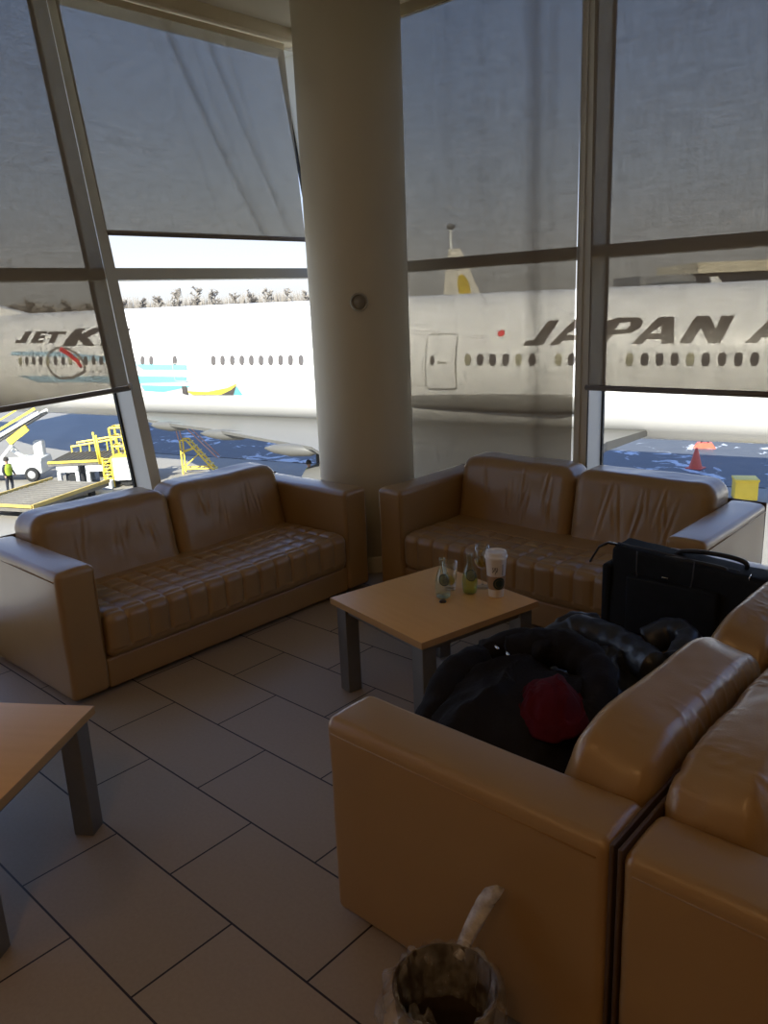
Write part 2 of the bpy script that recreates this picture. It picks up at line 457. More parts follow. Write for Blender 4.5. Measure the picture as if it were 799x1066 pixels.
# small round wall fitting on the column
fd = Vector((.690, -.724, 0)).normalized()
fp = Vector((PCX, PCY, 1.62)) + fd * (PR + .003)
mt = Matrix.Translation(fp) @ aim(fd)
wf = thing('call_button', 'small round metal fitting on the column at head height', 'wall fitting')
M('rim', xf(lathe([(.052, -.012), (.052, .008), (.047, .014), (.041, .012), (.039, .004)], 40, capt=False), mt), pmat('fitting_rim', (.42, .39, .31), rough=.3, metal=.3), wf, sharp=40)
M('plate', xf(lathe([(.039, 0), (.039, .005), (.016, .007), (.012, .013), (.0, .014)], 40, capb=True, capt=False), mt), pmat('fitting_plate', (.33, .30, .23), rough=.4), wf)

# ================================================================== BLINDS
def cloth(P, nu, nv, disp, fold_shade=None):
    """P = corners TL, TR, BR, BL; disp(u, v) along the normal; thin double-sided sheet"""
    tl, tr, br, bl = [Vector(p) for p in P]
    nrm = (tr - tl).cross(bl - tl).normalized()
    V, F, A = [], [], []
    for j in range(nv + 1):
        v = j / nv
        for i in range(nu + 1):
            u = i / nu
            p = (tl * (1 - u) + tr * u) * (1 - v) + (bl * (1 - u) + br * u) * v
            V.append(tuple(p + nrm * disp(u, v))); A.append(fold_shade(u, v) if fold_shade else 0.0)
    for j in range(nv):
        for i in range(nu):
            a = j * (nu + 1) + i
            F.append((a, a + 1, a + nu + 2, a + nu + 1))
    return V, F, A

def add_cloth(name, c, mat, parent):
    o = M(name, c[:2], mat, parent)
    at = o.data.attributes.new('fold_shade', 'FLOAT', 'POINT')
    for i, a in enumerate(c[2]): at.data[i].value = a
    return o

def g(x, s): return math.exp(-(x / s) ** 2)

# 1: leaning blind on the left, over the post
b = thing('roller_blind', 'half-lowered screen blind at far left with a slanting dark bottom bar', 'blind')
def bx(z): return xr(z) + .035
P = [(bx(3.30), .58, 3.30), (bx(3.30), 2.352, 3.30), (bx(1.222), 2.346, 1.222), (bx(1.18), .58, 1.145)]
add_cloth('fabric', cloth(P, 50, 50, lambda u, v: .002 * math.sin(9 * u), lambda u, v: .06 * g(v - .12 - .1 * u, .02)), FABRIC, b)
M('bottom_bar', tube([(bx(1.18), .57, 1.128), (bx(1.222), 2.35, 1.206)], .015, 10), BARM, b)
M('bar_end', tube([(bx(1.222) + .001, 2.340, 1.214), (bx(1.222) + .001, 2.362, 1.214)], .017, 10), GSEWHITE, b)
M('roller_tube', tube([(bx(3.33), .57, 3.335), (bx(3.33), 2.36, 3.335)], .032, 16), CASSETTE, b)

# 2: rumpled blind beside the column
b = thing('roller_blind', 'short creased blind beside the column, lowered only above the bright window strip', 'blind')
P = [(-4.405, 2.385, 3.305), (-4.405, 3.99, 3.305), (-4.245, 3.935, 2.066), (-4.215, 2.415, 2.052)]
cur = [(.30, .10, .10, .5), (.42, .34, .018, .30), (.60, .33, .016, .22), (.69, .2, .012, .10), (.52, .25, .012, .08), (.35, .2, .012, .06)]
def d2(u, v):
    s = .003 * math.sin(6 * u + 2 * v)
    for u0, sl, w, a in cur[1:]:
        s += .010 * a / .3 * g(u - (u0 + sl * v ** 1.25), w * 1.4)
    return s
def c2(u, v):  # dark streaks: fold shade painted along the ripples
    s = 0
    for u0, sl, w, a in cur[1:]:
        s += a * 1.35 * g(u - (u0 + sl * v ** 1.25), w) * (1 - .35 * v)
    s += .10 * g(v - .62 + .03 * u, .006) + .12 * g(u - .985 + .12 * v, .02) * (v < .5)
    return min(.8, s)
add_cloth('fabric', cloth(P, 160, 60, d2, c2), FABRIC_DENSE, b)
M('hem_band', cloth([(-4.398, 2.425, 3.312), (-4.398, 3.99, 3.312), (-4.393, 3.988, 3.272), (-4.393, 2.425, 3.272)], 20, 2, lambda u, v: 0)[:2], CASSETTE, b)
M('bottom_bar', rbox(-4.252, -4.238, 2.435, 3.935, 2.038, 2.068, .006, (1, 8, 1)), BARM, b)

# 3: full-length blind right of the column
b = thing('roller_blind', 'long full-height screen blind between the column and the window post', 'blind')
P = [(-4.05, 4.075, 3.34), (-2.224, 4.075, 3.34), (-2.246, 4.075, .30), (-4.05, 4.075, .30)]
def d3(u, v): return .004 * math.sin(30 * u + v) * (.4 + v) + .012 * g(u - .845 - .02 * v, .03)
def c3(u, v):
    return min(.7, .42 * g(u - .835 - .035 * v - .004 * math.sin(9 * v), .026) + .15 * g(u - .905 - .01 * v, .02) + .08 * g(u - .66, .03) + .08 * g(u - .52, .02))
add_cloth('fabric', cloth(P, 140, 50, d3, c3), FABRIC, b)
M('hem_band', box(-4.05, -2.262, 4.068, 4.082, 3.262, 3.345), CASSETTE, b, smooth=False)
M('bottom_bar', rbox(-4.05, -2.275, 4.067, 4.083, .275, .305, .006, (8, 1, 1)), BARM, b)
M('roller_tube', tube([(-4.05, 4.06, 3.375 - .03), (-2.26, 4.06, 3.375 - .03)], .02, 14), CASSETTE, b)

# 4: half-lowered blind at the right
b = thing('roller_blind', 'half-lowered blind at far right ending above a bright open strip of window', 'blind')
P = [(-2.16, 4.065, 3.34), (-.42, 4.065, 3.34), (-.42, 4.065, 1.125), (-2.142, 4.065, 1.118)]
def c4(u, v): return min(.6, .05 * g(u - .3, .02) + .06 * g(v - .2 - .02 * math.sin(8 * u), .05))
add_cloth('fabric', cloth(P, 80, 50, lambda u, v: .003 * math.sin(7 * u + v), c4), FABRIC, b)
M('bottom_bar', tube([(-2.155, 4.065, 1.103), (-.41, 4.065, 1.110)], .016, 10), BARM, b)
M('roller_tube', tube([(-2.15, 4.06, 3.345), (-.42, 4.06, 3.345)], .02, 14), CASSETTE, b)

# ================================================================== SOFAS
SW, SD, AH, AW = 1.84, .79, .60, .175
def seat_fn(x0, x1, px, rows):
    def tri(v, p):          # distance to the nearest seam
        return abs(v / p - round(v / p)) * p
    def fn(p, d):
        s = p.copy()
        dx = tri(p.x - x0, px)
        if d.z > .3:
            dy = tri(p.y - .03, .098); on = p.y < .03 + .098 * rows + .01
        else:
            dy = 1.0; on = d.y < -.3 and p.z > .20
        if on:
            q = .009 * math.exp(-(dx / .0065) ** 2) + .009 * math.exp(-(dy / .0065) ** 2)
            a = min(dx / (px / 2), 1); b = min(dy / .045, 1)
            s += d * (.006 * (a * b) ** .5 - min(q, .010))
        if d.z > .3:
            u = (p.x - x0) / (x1 - x0)
            s.z -= .008 * math.sin(PI * u) ** 2 * min(1, max(0, p.y) / .15)
            s.z += .003 * fbm((p.x * 5, p.y * 5, 1.7))
        return s
    return fn

def back_fn(seed, wr=.006, kind=0, w=.7):
    rnd = random.Random(int(seed * 10))
    pl = [(rnd.uniform(-.75, .75) * w / 2, rnd.uniform(.18, .34), rnd.uniform(.05, .11), rnd.uniform(.5, 1.0), rnd.uniform(-.25, .25)) for _ in range(9)]
    def fn(p, d):
        s = p.copy()
        k = .006 * fbm((p.x * 4 + seed, p.y * 4, p.z * 4 + seed))
        if kind == 0:      # upright puckers on the front of the cushion
            xx = p.x - (w / 2 if p.x > 0 else -w / 2) * 0
            for (x, z, l, a, sl) in pl:
                q = abs(p.x - MIDX[0] - x - sl * (p.z - z))
                k += wr * a * g((p.z - z), l) * (g(q, .007) - .55 * g(q - .016, .010))
        else:              # fine creases running over the top
            f = fbm((p.x * 17 + seed, p.y * 4.5, p.z * 4.5), 2)
            m = max(0, fbm((p.x * 3 + seed, p.y * 3, p.z * 3 + 8), 2) + .25)
            k += wr * m * ((1 - min(1, abs(f) * 4)) ** 2 - .3)
        # pillow shape: front leans back, top falls towards the ends
        t = p.z / .43
        s = s + d * k
        lean = .20 if kind == 0 else .27 + (.15 * (1 - p.x / SW) if seed < 13 else 0)
        s.y += lean * p.z * max(0, min(1, .5 - p.y / .3))
        e = max(0, 1 - (w / 2 - abs(p.x - MIDX[0])) / (.09 if kind == 0 else .16))
        s.z -= (.014 if kind == 0 else .042) * e * e * t
        if kind == 1: s.z -= .018 * (p.y / .15 + .3) * t
        return s
    return fn
MIDX = [0.0]

def sofa(label, loc, rz, seed, quilt_rows=4, wr=.006, kind=0, board=True, group='tan leather sofas', qd=1):
    t = thing('sofa', label, 'sofa', loc, rz)
    a0, a1 = AW, SW - AW
    bt = .009
    # frame: base rail and hidden back between the arms
    M('base_frame', merge(rbox(a0 - .002, a1 + .002, .012, SD - .03, .022, .16, .012, (6, 2, 1)),
                          rbox(a0 - .002, a1 + .002, .70, SD - bt, .1, AH - .02, .02, (6, 1, 2))), LEATHER, t, sharp=50)
    for s in (0, 1):
        x0, x1 = (0, AW) if s == 0 else (SW - AW, SW)
        def fn(p, d, x0=x0):
            q = p.copy()
            q += d * (.004 * fbm((p.x * 4 + seed, p.y * 4, p.z * 4)))
            if d.z > .3: q.z += .006 * math.sin(PI * (p.x - x0) / AW)
            return q
        arm = M('armrest', rbox(x0, x1, 0, SD - bt, .022, AH, .026, (3, 10, 8), 4, fn), LEATHER, t)
        xo = x0 - .0008 if s == 0 else x1 + .0008
        xi = x1 - .012 if s == 0 else x0 + .012
        M('seam', merge(tube([(xo, .024, AH - .036), (xo, SD - bt - .024, AH - .036)], .0022, 6),
                        tube([(xi, -.0005, .2), (xi, -.0005, AH - .05), (xi, .004, AH - .02)], .0022, 6)), SEAM, arm)
    cushion = M('seat_cushion', rbox(a0 + .004, a1 - .004, -.008, .56, .155, .365, .045, (210 // qd, 80 // qd, 24 // qd), 4,
                       seat_fn(a0 + .004, a1 - .004, (a1 - a0 - .008) / 14, quilt_rows)), LEATHER, t)
    mid = (a0 + a1) / 2
    for s in (0, 1):
        x0, x1 = (a0 - .004, mid - .003) if s == 0 else (mid + .003, a1 + .004)
        MIDX[0] = (x0 + x1) / 2
        vf = rbox(x0, x1, -.152, .153, 0, .435, .062, (110, 10, 40), 5, back_fn(seed + s * 3.1, wr, kind))
        m = Matrix.Translation((0, .632, .275))
        bc = M('back_cushion', xf(vf, m), LEATHER, t)
    for x in (.09, SW - .09):
        for y in (.10, SD - .12):
            M('foot', lathe([(.028, 0), (.028, .006), (.016, .010), (.016, .024)], 16, cx=x, cy=y), DARKFOOT, t, sharp=40)
    if board:
        M('back_board', rbox(.004, SW - .004, SD - bt, SD, .03, AH + .004, .003, (1, 1, 1), 2), BOARD, t, sharp=40)
    return t

sofa('tan leather sofa along the left window, left of the column', (-3.035, 1.318, 0), PI / 2, 1.0, wr=.003)
sofa('tan leather sofa under the right window, facing the table with the bottles', (-2.955, 3.162, 0), 0, 5.0, quilt_rows=3, wr=.0042)
sofa('tan leather sofa in the foreground with the black jackets and bag on its seat', (-1.352, 3.050, 0), -PI / 2, 9.0, wr=.007, kind=1, qd=4)
sofa('tan leather sofa at lower right, back to back with the sofa holding the jackets', (.238, 1.206, 0), PI / 2, 14.0, wr=.010, kind=1, qd=4)

# ================================================================== TABLES
def table(label, center, rz, group=None):
    t = thing('coffee_table', label, 'table', center, rz)
    h = .305
    M('tabletop', rbox(-h, h, -h, h, .393, .42, .002, (1, 1, 1), 2), BEECH, t, sharp=30)
    M('edge_band', merge(box(-h - .001, h + .001, -h - .0012, -h + .0005, .3935, .4195), box(-h - .001, h + .001, h - .0005, h + .0012, .3935, .4195),
                         box(-h - .0012, -h + .0005, -h, h, .3935, .4195), box(h - .0005, h + .0012, -h, h, .3935, .4195)), BEECHEDGE, t, smooth=False)
    M('apron_frame', merge(*[box(*q) for q in ((-.25, .25, -.275, -.255, .36, .392), (-.25, .25, .255, .275, .36, .392), (-.275, -.255, -.25, .25, .36, .392), (.255, .275, -.25, .25, .36, .392))]), STEEL, t, smooth=False)
    for sx in (-1, 1):
        for sy in (-1, 1):
            cx, cy = sx * .255, sy * .255
            M('leg', rbox(cx - .033, cx + .033, cy - .033, cy + .033, 0, .392, .004, (1, 1, 1), 2), STEEL, t, sharp=30)
    return t
table('square beech coffee table with steel legs carrying the bottles and cups', (-1.931, 2.371, 0), math.radians(-11.5))
table('square beech coffee table cut by the left edge of the picture', (-2.226 + .305 * (-.833 + .556), 1.023 + .305 * (-.553 - .831), 0), math.radians(33.7))

# ================================================================== THINGS ON THE TABLE
TZ = .4205
def bottle(label, x, y, juice, cap):
    t = thing('glass_bottle', label, 'bottle', (x, y, TZ))
    pr = [(.024, 0), (.029, .004), (.0315, .02), (.033, .05), (.0315, .075), (.026, .098), (.018, .118), (.0128, .135), (.0118, .160), (.0138, .163), (.0138, .172), (.0115, .176)]
    M('body', lathe(pr, 32, capt=False), GREENGLASS, t)
    if juice:
        M('juice', lathe([(.022, .004), (.027, .006), (.0295, .02), (.031, .05), (.0297, .072), (.027, .085)], 28), JUICE, t)
    else:
        M('water', lathe([(.022, .004), (.027, .006), (.029, .012)], 28), WATER, t)
    # round label facing the camera on the shoulder
    a = math.atan2(-y, -x) + .25
    def onbody(u, v, off):
        z = .085 + v
        r = .0312 - max(0, (z - .068)) ** 1.25 * .85 + off if z > .068 else .0322 + off
        an = a + u / max(r, .01)
        return (r * math.cos(an), r * math.sin(an), z)
    def disc(rad, off, n=28, rings=5):
        V = [onbody(0, 0, off)]; F = []
        for k in range(1, rings + 1):
            for i in range(n):
                q = 2 * PI * i / n
                V.append(onbody(rad * k / rings * math.cos(q), rad * k / rings * math.sin(q), off))
        for i in range(n): F.append((0, 1 + i, 1 + (i + 1) % n))
        for k in range(rings - 1):
            for i in range(n):
                p = 1 + k * n; F.append((p + i, p + n + i, p + n + (i + 1) % n, p + (i + 1) % n))
        return V, F
    rim = M('label', disc(.0235, .0006), LABELRIM, t)
    M('label_print', disc(.0200, .0012), LABEL, rim)
    return t
bottle('empty pale glass bottle standing left of the other drinks', -1.906, 2.413, False, False)
bottle('glass bottle half full of yellow-green juice, beside the paper cup', -1.849, 2.523, True, False)
M_cap = thing('bottle_cap', 'dark bottle cap lying in front of the empty bottle', 'cap', (-1.876, 2.372, TZ))
M('crown', lathe([(.0145, 0), (.0142, .003), (.0125, .006), (.006, .0065)], 42, fn=lambda p, a: (p[0] * (1 + .03 * math.cos(21 * a)), p[1] * (1 + .03 * math.cos(21 * a)), p[2])), CAPM, M_cap)
t = thing('tumbler', 'clear tumbler with a lemon slice behind the empty bottle', 'glass', (-1.940, 2.505, TZ))
M('glass_body', lathe([(.001, .012), (.024, .012), (.0255, .03), (.031, .125), (.0325, .125), (.0275, .02), (.026, 0), (.001, 0)], 36, capb=False, capt=False), CLEARGLASS, t)
ls = lathe([(.0, -.003), (.019, -.003), (.021, 0), (.019, .003), (.0, .003)], 28, capb=False, capt=False)
M('lemon_slice', xf(ls, Matrix.Translation((.004, -.004, .042)) @ Matrix.Rotation(1.0, 4, 'Z') @ Matrix.Rotation(1.25, 4, 'X')), LEMON, t)
t = thing('wine_glass', 'stemmed glass with a little white wine behind the paper cup', 'glass', (-1.846, 2.610, TZ))
M('foot', lathe([(.034, 0), (.034, .002), (.015, .005), (.006, .010)], 36), CLEARGLASS, t)
M('stem', lathe([(.006, .010), (.0038, .03), (.0036, .07), (.006, .083)], 20), CLEARGLASS, t)
M('bowl', lathe([(.006, .083), (.022, .092), (.034, .112), (.037, .132), (.034, .158), (.0285, .188), (.0272, .188), (.0325, .158), (.0355, .132), (.0325, .114), (.021, .095), (.004, .087)], 40, capb=False, capt=False), CLEARGLASS, t)
M('wine', lathe([(.003, .088), (.0205, .0955), (.032, .1145), (.0345, .126)], 36), WINE, t)
t = thing('paper_cup', 'tall white paper coffee cup with lid and brown sleeve', 'cup', (-1.742, 2.560, TZ))
M('cup_body', lathe([(.030, 0), (.0305, .004), (.0435, .168), (.044, .172)], 48), PAPERCUP, t)
def cr(z): return .0305 + .013 * z / .168
sl = M('sleeve', lathe([(cr(.036) + .0012, .036), (cr(.094) + .0018, .094)], 48, capb=False, capt=False), SLEEVE, t)
M('lid', lathe([(.0455, .166), (.047, .168), (.047, .176), (.0445, .178), (.0435, .190), (.0415, .195), (.0375, .196), (.0365, .190), (.0, .189)], 48, capt=False), CUPLID, t, sharp=35)
ca = math.atan2(-2.56, 1.742) + .35
def on_cup(u, v, z0, off):
    z = z0 + v; r = cr(z) + off; an = ca + u / r
    return (r * math.cos(an), r * math.sin(an), z)
def cup_disc(rad, z0, off, r0=0.0, n=32, rings=4, keep=None):
    V, F = [], []
    for k in range(rings + 1):
        rr = r0 + (rad - r0) * k / rings
        for i in range(n):
            q = 2 * PI * i / n; V.append(on_cup(rr * math.cos(q), rr * math.sin(q), z0, off))
    for k in range(rings):
        for i in range(n):
            F.append((k * n + i, k * n + (i + 1) % n, (k + 1) * n + (i + 1) % n, (k + 1) * n + i))
    return V, F
em = M('emblem', cup_disc(.0262, .064, .0028), LOGO, sl)
M('emblem_ring', cup_disc(.0185, .064, .0034, .0175, rings=1), SLEEVE, em)
def cup_strip(pts, w, off, z0=.0):
    V, F = [], []
    for i, (u, v) in enumerate(pts):
        V.append(on_cup(u - w, v, z0, off)); V.append(on_cup(u + w, v, z0, off))
    for i in range(len(pts) - 1): F.append((2 * i, 2 * i + 1, 2 * i + 3, 2 * i + 2))
    return V, F
M('pen_marks', merge(cup_strip([(.014, .098 + k * .0055) for k in range(10)], .0012, .0022, 0),
                     *[cup_strip([(-.030 + q * .006, .112 + .006 * math.sin(q * 2.3)), (-.026 + q * .006, .124 - .004 * math.cos(q * 3.1)), (-.030 + q * .006, .136)], .0012, .0022, 0) for q in range(4)]), INK, sl)

# ================================================================== CLOTHES AND BAG ON THE FOREGROUND SOFA
def heap(cx, cy, z0, ax, ay, H, rot, seed, amp=.03, ex=3.2, pr=4, nr=26, na=110, fs=7.0, tilt=(0, 0), out=None):
    """a crumpled garment lying in a heap: closed lump with folds"""
    V, F = [], []
    cr_, sr_ = math.cos(rot), math.sin(rot)
    for k in range(nr + 1):
        rho = (k / nr) ** .8
        for i in range(na):
            q = 2 * PI * i / na
            c, s = math.cos(q), math.sin(q)
            R = (abs(c / ax) ** ex + abs(s / ay) ** ex) ** (-1 / ex)
            R *= 1 + .10 * fbm((c * 1.6 + seed, s * 1.6, seed)) + .05 * fbm((c * 5 + seed, s * 5, seed + 4))
            x, y = R * rho * c, R * rho * s
            z = H * (1 - rho ** pr)
            wx = x + .05 * fbm((x * 5 + seed, y * 5, 1.0)); wy = y + .05 * fbm((x * 5, y * 5 + seed, 2.0))
            f1 = fbm((wx * fs + seed, wy * fs * .45, seed * .7), 2)
            f2 = fbm((wx * fs * 2.2 + seed, wy * fs * 1.0, seed + 3), 2)
            rid = 1 - min(1, abs(f1) * 2.4); rid2 = 1 - min(1, abs(f2) * 3.0)
            z += (amp * (rid ** 2 - .35) + amp * .22 * (rid2 ** 3)) * min(1, (1 - rho) * 5)
            z += (tilt[0] * x + tilt[1] * y) * (1 - rho ** pr)
            if rho > .82: z += .012 * (1 - rho) * 5
            z = max(z, .002)
            X, Y = cx + cr_ * x - sr_ * y, cy + sr_ * x + cr_ * y
            V.append((X, Y, z0 + z))
    for k in range(nr):
        for i in range(na):
            F.append((k * na + i, k * na + (i + 1) % na, (k + 1) * na + (i + 1) % na, (k + 1) * na + i))
    b0 = len(V)
    V.append((cx, cy, z0 + .001))
    for i in range(na): F.append((nr * na + (i + 1) % na, nr * na + i, b0))
    return V, F

def sleeve(pts, r0, r1, seed, seg=26, per=10):
    """a limp sleeve: tube with bunched creases, flattened"""
    P = []
    pts = [Vector(p) for p in pts]
    for i in range(len(pts) - 1):
        for k in range(per):
            t = k / per
            a = pts[max(i - 1, 0)]; b = pts[i]; c = pts[i + 1]; d = pts[min(i + 2, len(pts) - 1)]
            P.append(.5 * ((2 * b) + (c - a) * t + (2 * a - 5 * b + 4 * c - d) * t * t + (3 * b - a - 3 * c + d) * t ** 3))
    P.append(pts[-1]); n = len(P)
    rad = []
    for i in range(n):
        t = i / (n - 1); r = r0 + (r1 - r0) * t
        r *= 1 + .035 * math.sin(i * 1.1 + seed) + .06 * fbm((i * .35, seed, 2))
        if i == 0: r *= .75
        rad.append(r)
    V, F = tube(P, rad, seg)
    V2 = []
    for v in V:
        q = fbm((v[0] * 13 + seed, v[1] * 13, v[2] * 13), 3) * .012
        V2.append((v[0] + q, v[1] + q * .6, v[2] - abs(q)))
    return V2, F

SZ = .368
j = thing('jacket', 'black jacket with dark red lining heaped on the foreground sofa beside its arm', 'jacket', (-1.06, 1.70, SZ))
def loc(vf, t):
    o = t.location
    return [(p[0] - o.x, p[1] - o.y, p[2] - o.z) for p in vf[0]], vf[1]
M('shell', loc(heap(-1.085, 1.69, SZ, .262, .285, .225, .10, 3.1, amp=.030, fs=4.2, tilt=(.02, .06)), j), BLACKCLOTH, j)
M('sleeve', loc(sleeve([(-1.22, 1.86, SZ + .20), (-1.10, 1.93, SZ + .235), (-.98, 1.92, SZ + .215), (-.90, 1.82, SZ + .19), (-.89, 1.68, SZ + .14)], .062, .046, 1.0), j), BLACKCLOTH, j)
M('sleeve', loc(sleeve([(-1.27, 1.80, SZ + .185), (-1.29, 1.68, SZ + .18), (-1.265, 1.56, SZ + .12), (-1.24, 1.46, SZ + .06)], .058, .045, 4.0), j), BLACKCLOTH, j)
M('collar', loc(sleeve([(-1.29, 1.82, SZ + .20), (-1.20, 1.90, SZ + .245), (-1.09, 1.87, SZ + .24)], .038, .03, 7.0), j), BLACKCLOTH, j)
M('lining', loc(heap(-.965, 1.675, SZ + .175, .095, .150, .085, .55, 8.4, amp=.014, ex=2.2, pr=2.4, nr=22, na=72, fs=9), j), REDLINE, j)
M('zip_pull', loc(tube([(-1.215, 1.780, SZ + .258), (-1.195, 1.765, SZ + .260)], .004, 8), j), CHROME, j)
M('zip_pull', loc(tube([(-1.165, 1.765, SZ + .258), (-1.150, 1.750, SZ + .258)], .004, 8), j), CHROME, j)

k2 = thing('jacket', 'shiny dark grey jacket crumpled between the black jacket and the bag', 'jacket', (-1.08, 2.27, SZ))
M('shell', loc(heap(-1.085, 2.25, SZ, .245, .235, .11, -.15, 12.7, amp=.042, fs=5.5, tilt=(-.10, .05)), k2), BLACKNYLON, k2)
M('sleeve', loc(sleeve([(-1.30, 2.22, SZ + .07), (-1.24, 2.30, SZ + .12), (-1.12, 2.30, SZ + .125), (-1.0, 2.26, SZ + .12), (-.90, 2.19, SZ + .12)], .055, .05, 2.2), k2), BLACKNYLON, k2)
M('sleeve', loc(sleeve([(-1.02, 2.40, SZ + .10), (-.95, 2.43, SZ + .145), (-.885, 2.40, SZ + .14), (-.87, 2.28, SZ + .11)], .05, .045, 5.2), k2), BLACKNYLON, k2)
M('collar', loc(sleeve([(-1.31, 2.26, SZ + .09), (-1.28, 2.33, SZ + .135), (-1.21, 2.40, SZ + .125)], .032, .03, 6.1), k2), BLACKNYLON, k2)

# black bag
bg = thing('tote_bag', 'large black briefcase bag with looped handle standing at the far end of a sofa', 'bag', (-1.03, 2.70, SZ))
BX0, BX1, BY0, BY1, BZ = -1.282, -.80, 2.625, 2.815, .318
ox, oy = -1.03, 2.70
def bag_fn(p, d):
    q = p.copy(); z = p.z / BZ
    u = (p.x - (BX0 - ox)) / (BX1 - BX0)
    q.y += (p.y) * (-.30 * z)                    # narrows to the top
    q.x += (.10 * max(0, u - .4) * 1.67) * z ** 1.5    # flares out at the top right
    q.z += .030 * (u - .5) * -1 * z * (z > .2)
    q += d * .006 * fbm((p.x * 7, p.y * 7, p.z * 7 + 3))
    return q
body = M('body', rbox(BX0 - ox, BX1 - ox, BY0 - oy, BY1 - oy, 0, BZ, .022, (14, 5, 12), 3, bag_fn), BAGMAT, bg)
yf = BY0 - oy
# sewn-on handle straps down the front with piping
def strap_arc(pts, w, th):
    return merge(*[bar(pts[i], pts[i + 1], w, th) for i in range(len(pts) - 1)])
fy = lambda z: yf - .001 + .30 * .095 * z / BZ - .004
arc = []
for i in range(17):
    q = PI * i / 16
    arc.append((-.04 - .105 * math.cos(q), fy(.20 - .13 * math.sin(q)) - .004, .33 - .21 * math.sin(q) ** .7))
M('front_piping', tube(arc, .0022, 6), BAGPIPE, bg)
M('front_pocket', rbox(-.175, .16, yf - .012, yf + .03, .02, .235, .010, (6, 1, 4), 2), BAGMAT, bg)
M('emblem_plate', rbox(-.047, -.023, yf + .005, yf + .0115, .246, .253, .002, (1, 1, 1), 2), CHROME, bg)
hd = []
for i in range(25):
    q = PI * i / 24
    hd.append((.085 - .125 * math.cos(q) + .02 * math.sin(q), .030, BZ - .012 + .034 * math.sin(q) ** .6))
M('handle', tube(hd, .0085, 10), BAGTRIM, bg)
hd2 = [(p[0] - .05, -.03, BZ - .014 + (p[2] - BZ + .012) * .35) for p in hd]
M('handle', tube(hd2, .0085, 10), BAGTRIM, bg)
M('zip', merge(tube([(-.245, -.01, BZ + .012), (-.1, -.012, BZ + .006), (.2, -.012, BZ - .012)], .005, 8)), BAGPIPE, bg)
M('strap_tab', strap_arc([(-.235, -.02, BZ + .008), (-.275, -.03, BZ + .014), (-.305, -.045, BZ - .004), (-.325, -.055, BZ - .045), (-.334, -.06, BZ - .065)], .016, .006), BAGTRIM, bg)
M('side_pocket', rbox(-.278, -.245, -.075, .06, .02, .26, .012, (2, 3, 4), 2), BAGMAT, bg)
M('side_ring', xf(lathe([(.010, -.002), (.013, 0), (.010, .002), (.0075, 0), (.010, -.002)], 20, capb=False, capt=False), Matrix.Translation((.245, yf + .035, .30)) @ Matrix.Rotation(PI / 2, 4, 'Y')), CHROME, bg)

# ================================================================== WASTE BIN
bn = thing('waste_bin', 'small round waste bin with a clear plastic liner by the foreground sofa', 'bin', (-.818, 1.012, 0))
BH, BR = .272, .108
M('bin_body', lathe([(.078, 0), (.082, .004), (BR - .002, BH - .006), (BR, BH), (BR - .004, BH), (BR - .006, BH - .008), (.078, .008), (.0, .008)], 56, capt=False), BINM, bn, sharp=40)
def lf(p, a):
    r = math.hypot(p[0], p[1]); z = p[2]
    c, s = math.cos(a), math.sin(a)
    w = fbm((c * 6, s * 6, z * 10), 4)
    w2 = fbm((c * 14, s * 14, z * 4 + 5), 3)
    out_ = max(0, math.cos(a - math.radians(238)))
    rr = r + .008 * w + .003 * w2
    if r > BR: rr += .020 * out_ ** 2 * (1 + .8 * w)
    if r > BR: z = z - .02 * out_ + .006 * w
    return (rr * c, rr * s, z)
M('liner', lathe([(BR - .022, BH - .12), (BR - .016, BH - .05), (BR - .013, BH - .03), (BR - .006, BH + .003), (BR + .003, BH + .006), (BR + .009, BH - .006), (BR + .013, BH - .04), (BR + .012, BH - .085)], 120, capb=False, capt=False, fn=lf), FILM, bn)
# gathered end of the liner standing up against the sofa arm
tp = [(-.035, .095, BH - .03), (-.033, .125, BH - .0), (-.028, .150, BH + .035), (-.015, .166, BH + .075), (.002, .172, BH + .105), (.016, .170, BH + .124)]
V, F = tube([Vector(p) for p in tp], [.014, .017, .0185, .018, .016, .010], 18)
V2 = []
for p in V:
    q = fbm((p[0] * 60, p[1] * 60, p[2] * 22), 3) * .008
    V2.append((p[0] + q, min(p[1] + q * .7, .192), p[2]))
M('liner_tail', (V2, F), FILM_THICK, bn)
# crumpled film inside
M('liner_fold', heap(-.03, -.055, .15, .045, .03, .07, .4, 5.5, amp=.03, fs=24, nr=12, na=48), FILM, bn)
# ================================================================== OUTSIDE
GZ = -6.6
M('apron_ground', box(-420, 260, 8, 620, GZ - .5, GZ), CONCRETE, smooth=False, kind='structure')
def slab(pts, z0, z1):
    n = len(pts)
    v = [(x, y, z0) for x, y in pts] + [(x, y, z1) for x, y in pts]
    return v, [tuple(range(n))[::-1], tuple(range(n, 2 * n))] + [(i, (i + 1) % n, (i + 1) % n + n, i + n) for i in range(n)]
M('asphalt_lane', slab([(-49, 23.9), (-41, 25.1), (-36, 26.4), (-31.2, 27.6), (-24, 30.0), (-16, 31.7), (-9.9, 34.2), (60, 54), (60, 150), (-60, 80), (-52, 31)], GZ, GZ + .03), ASPHALT, smooth=False, kind='structure')

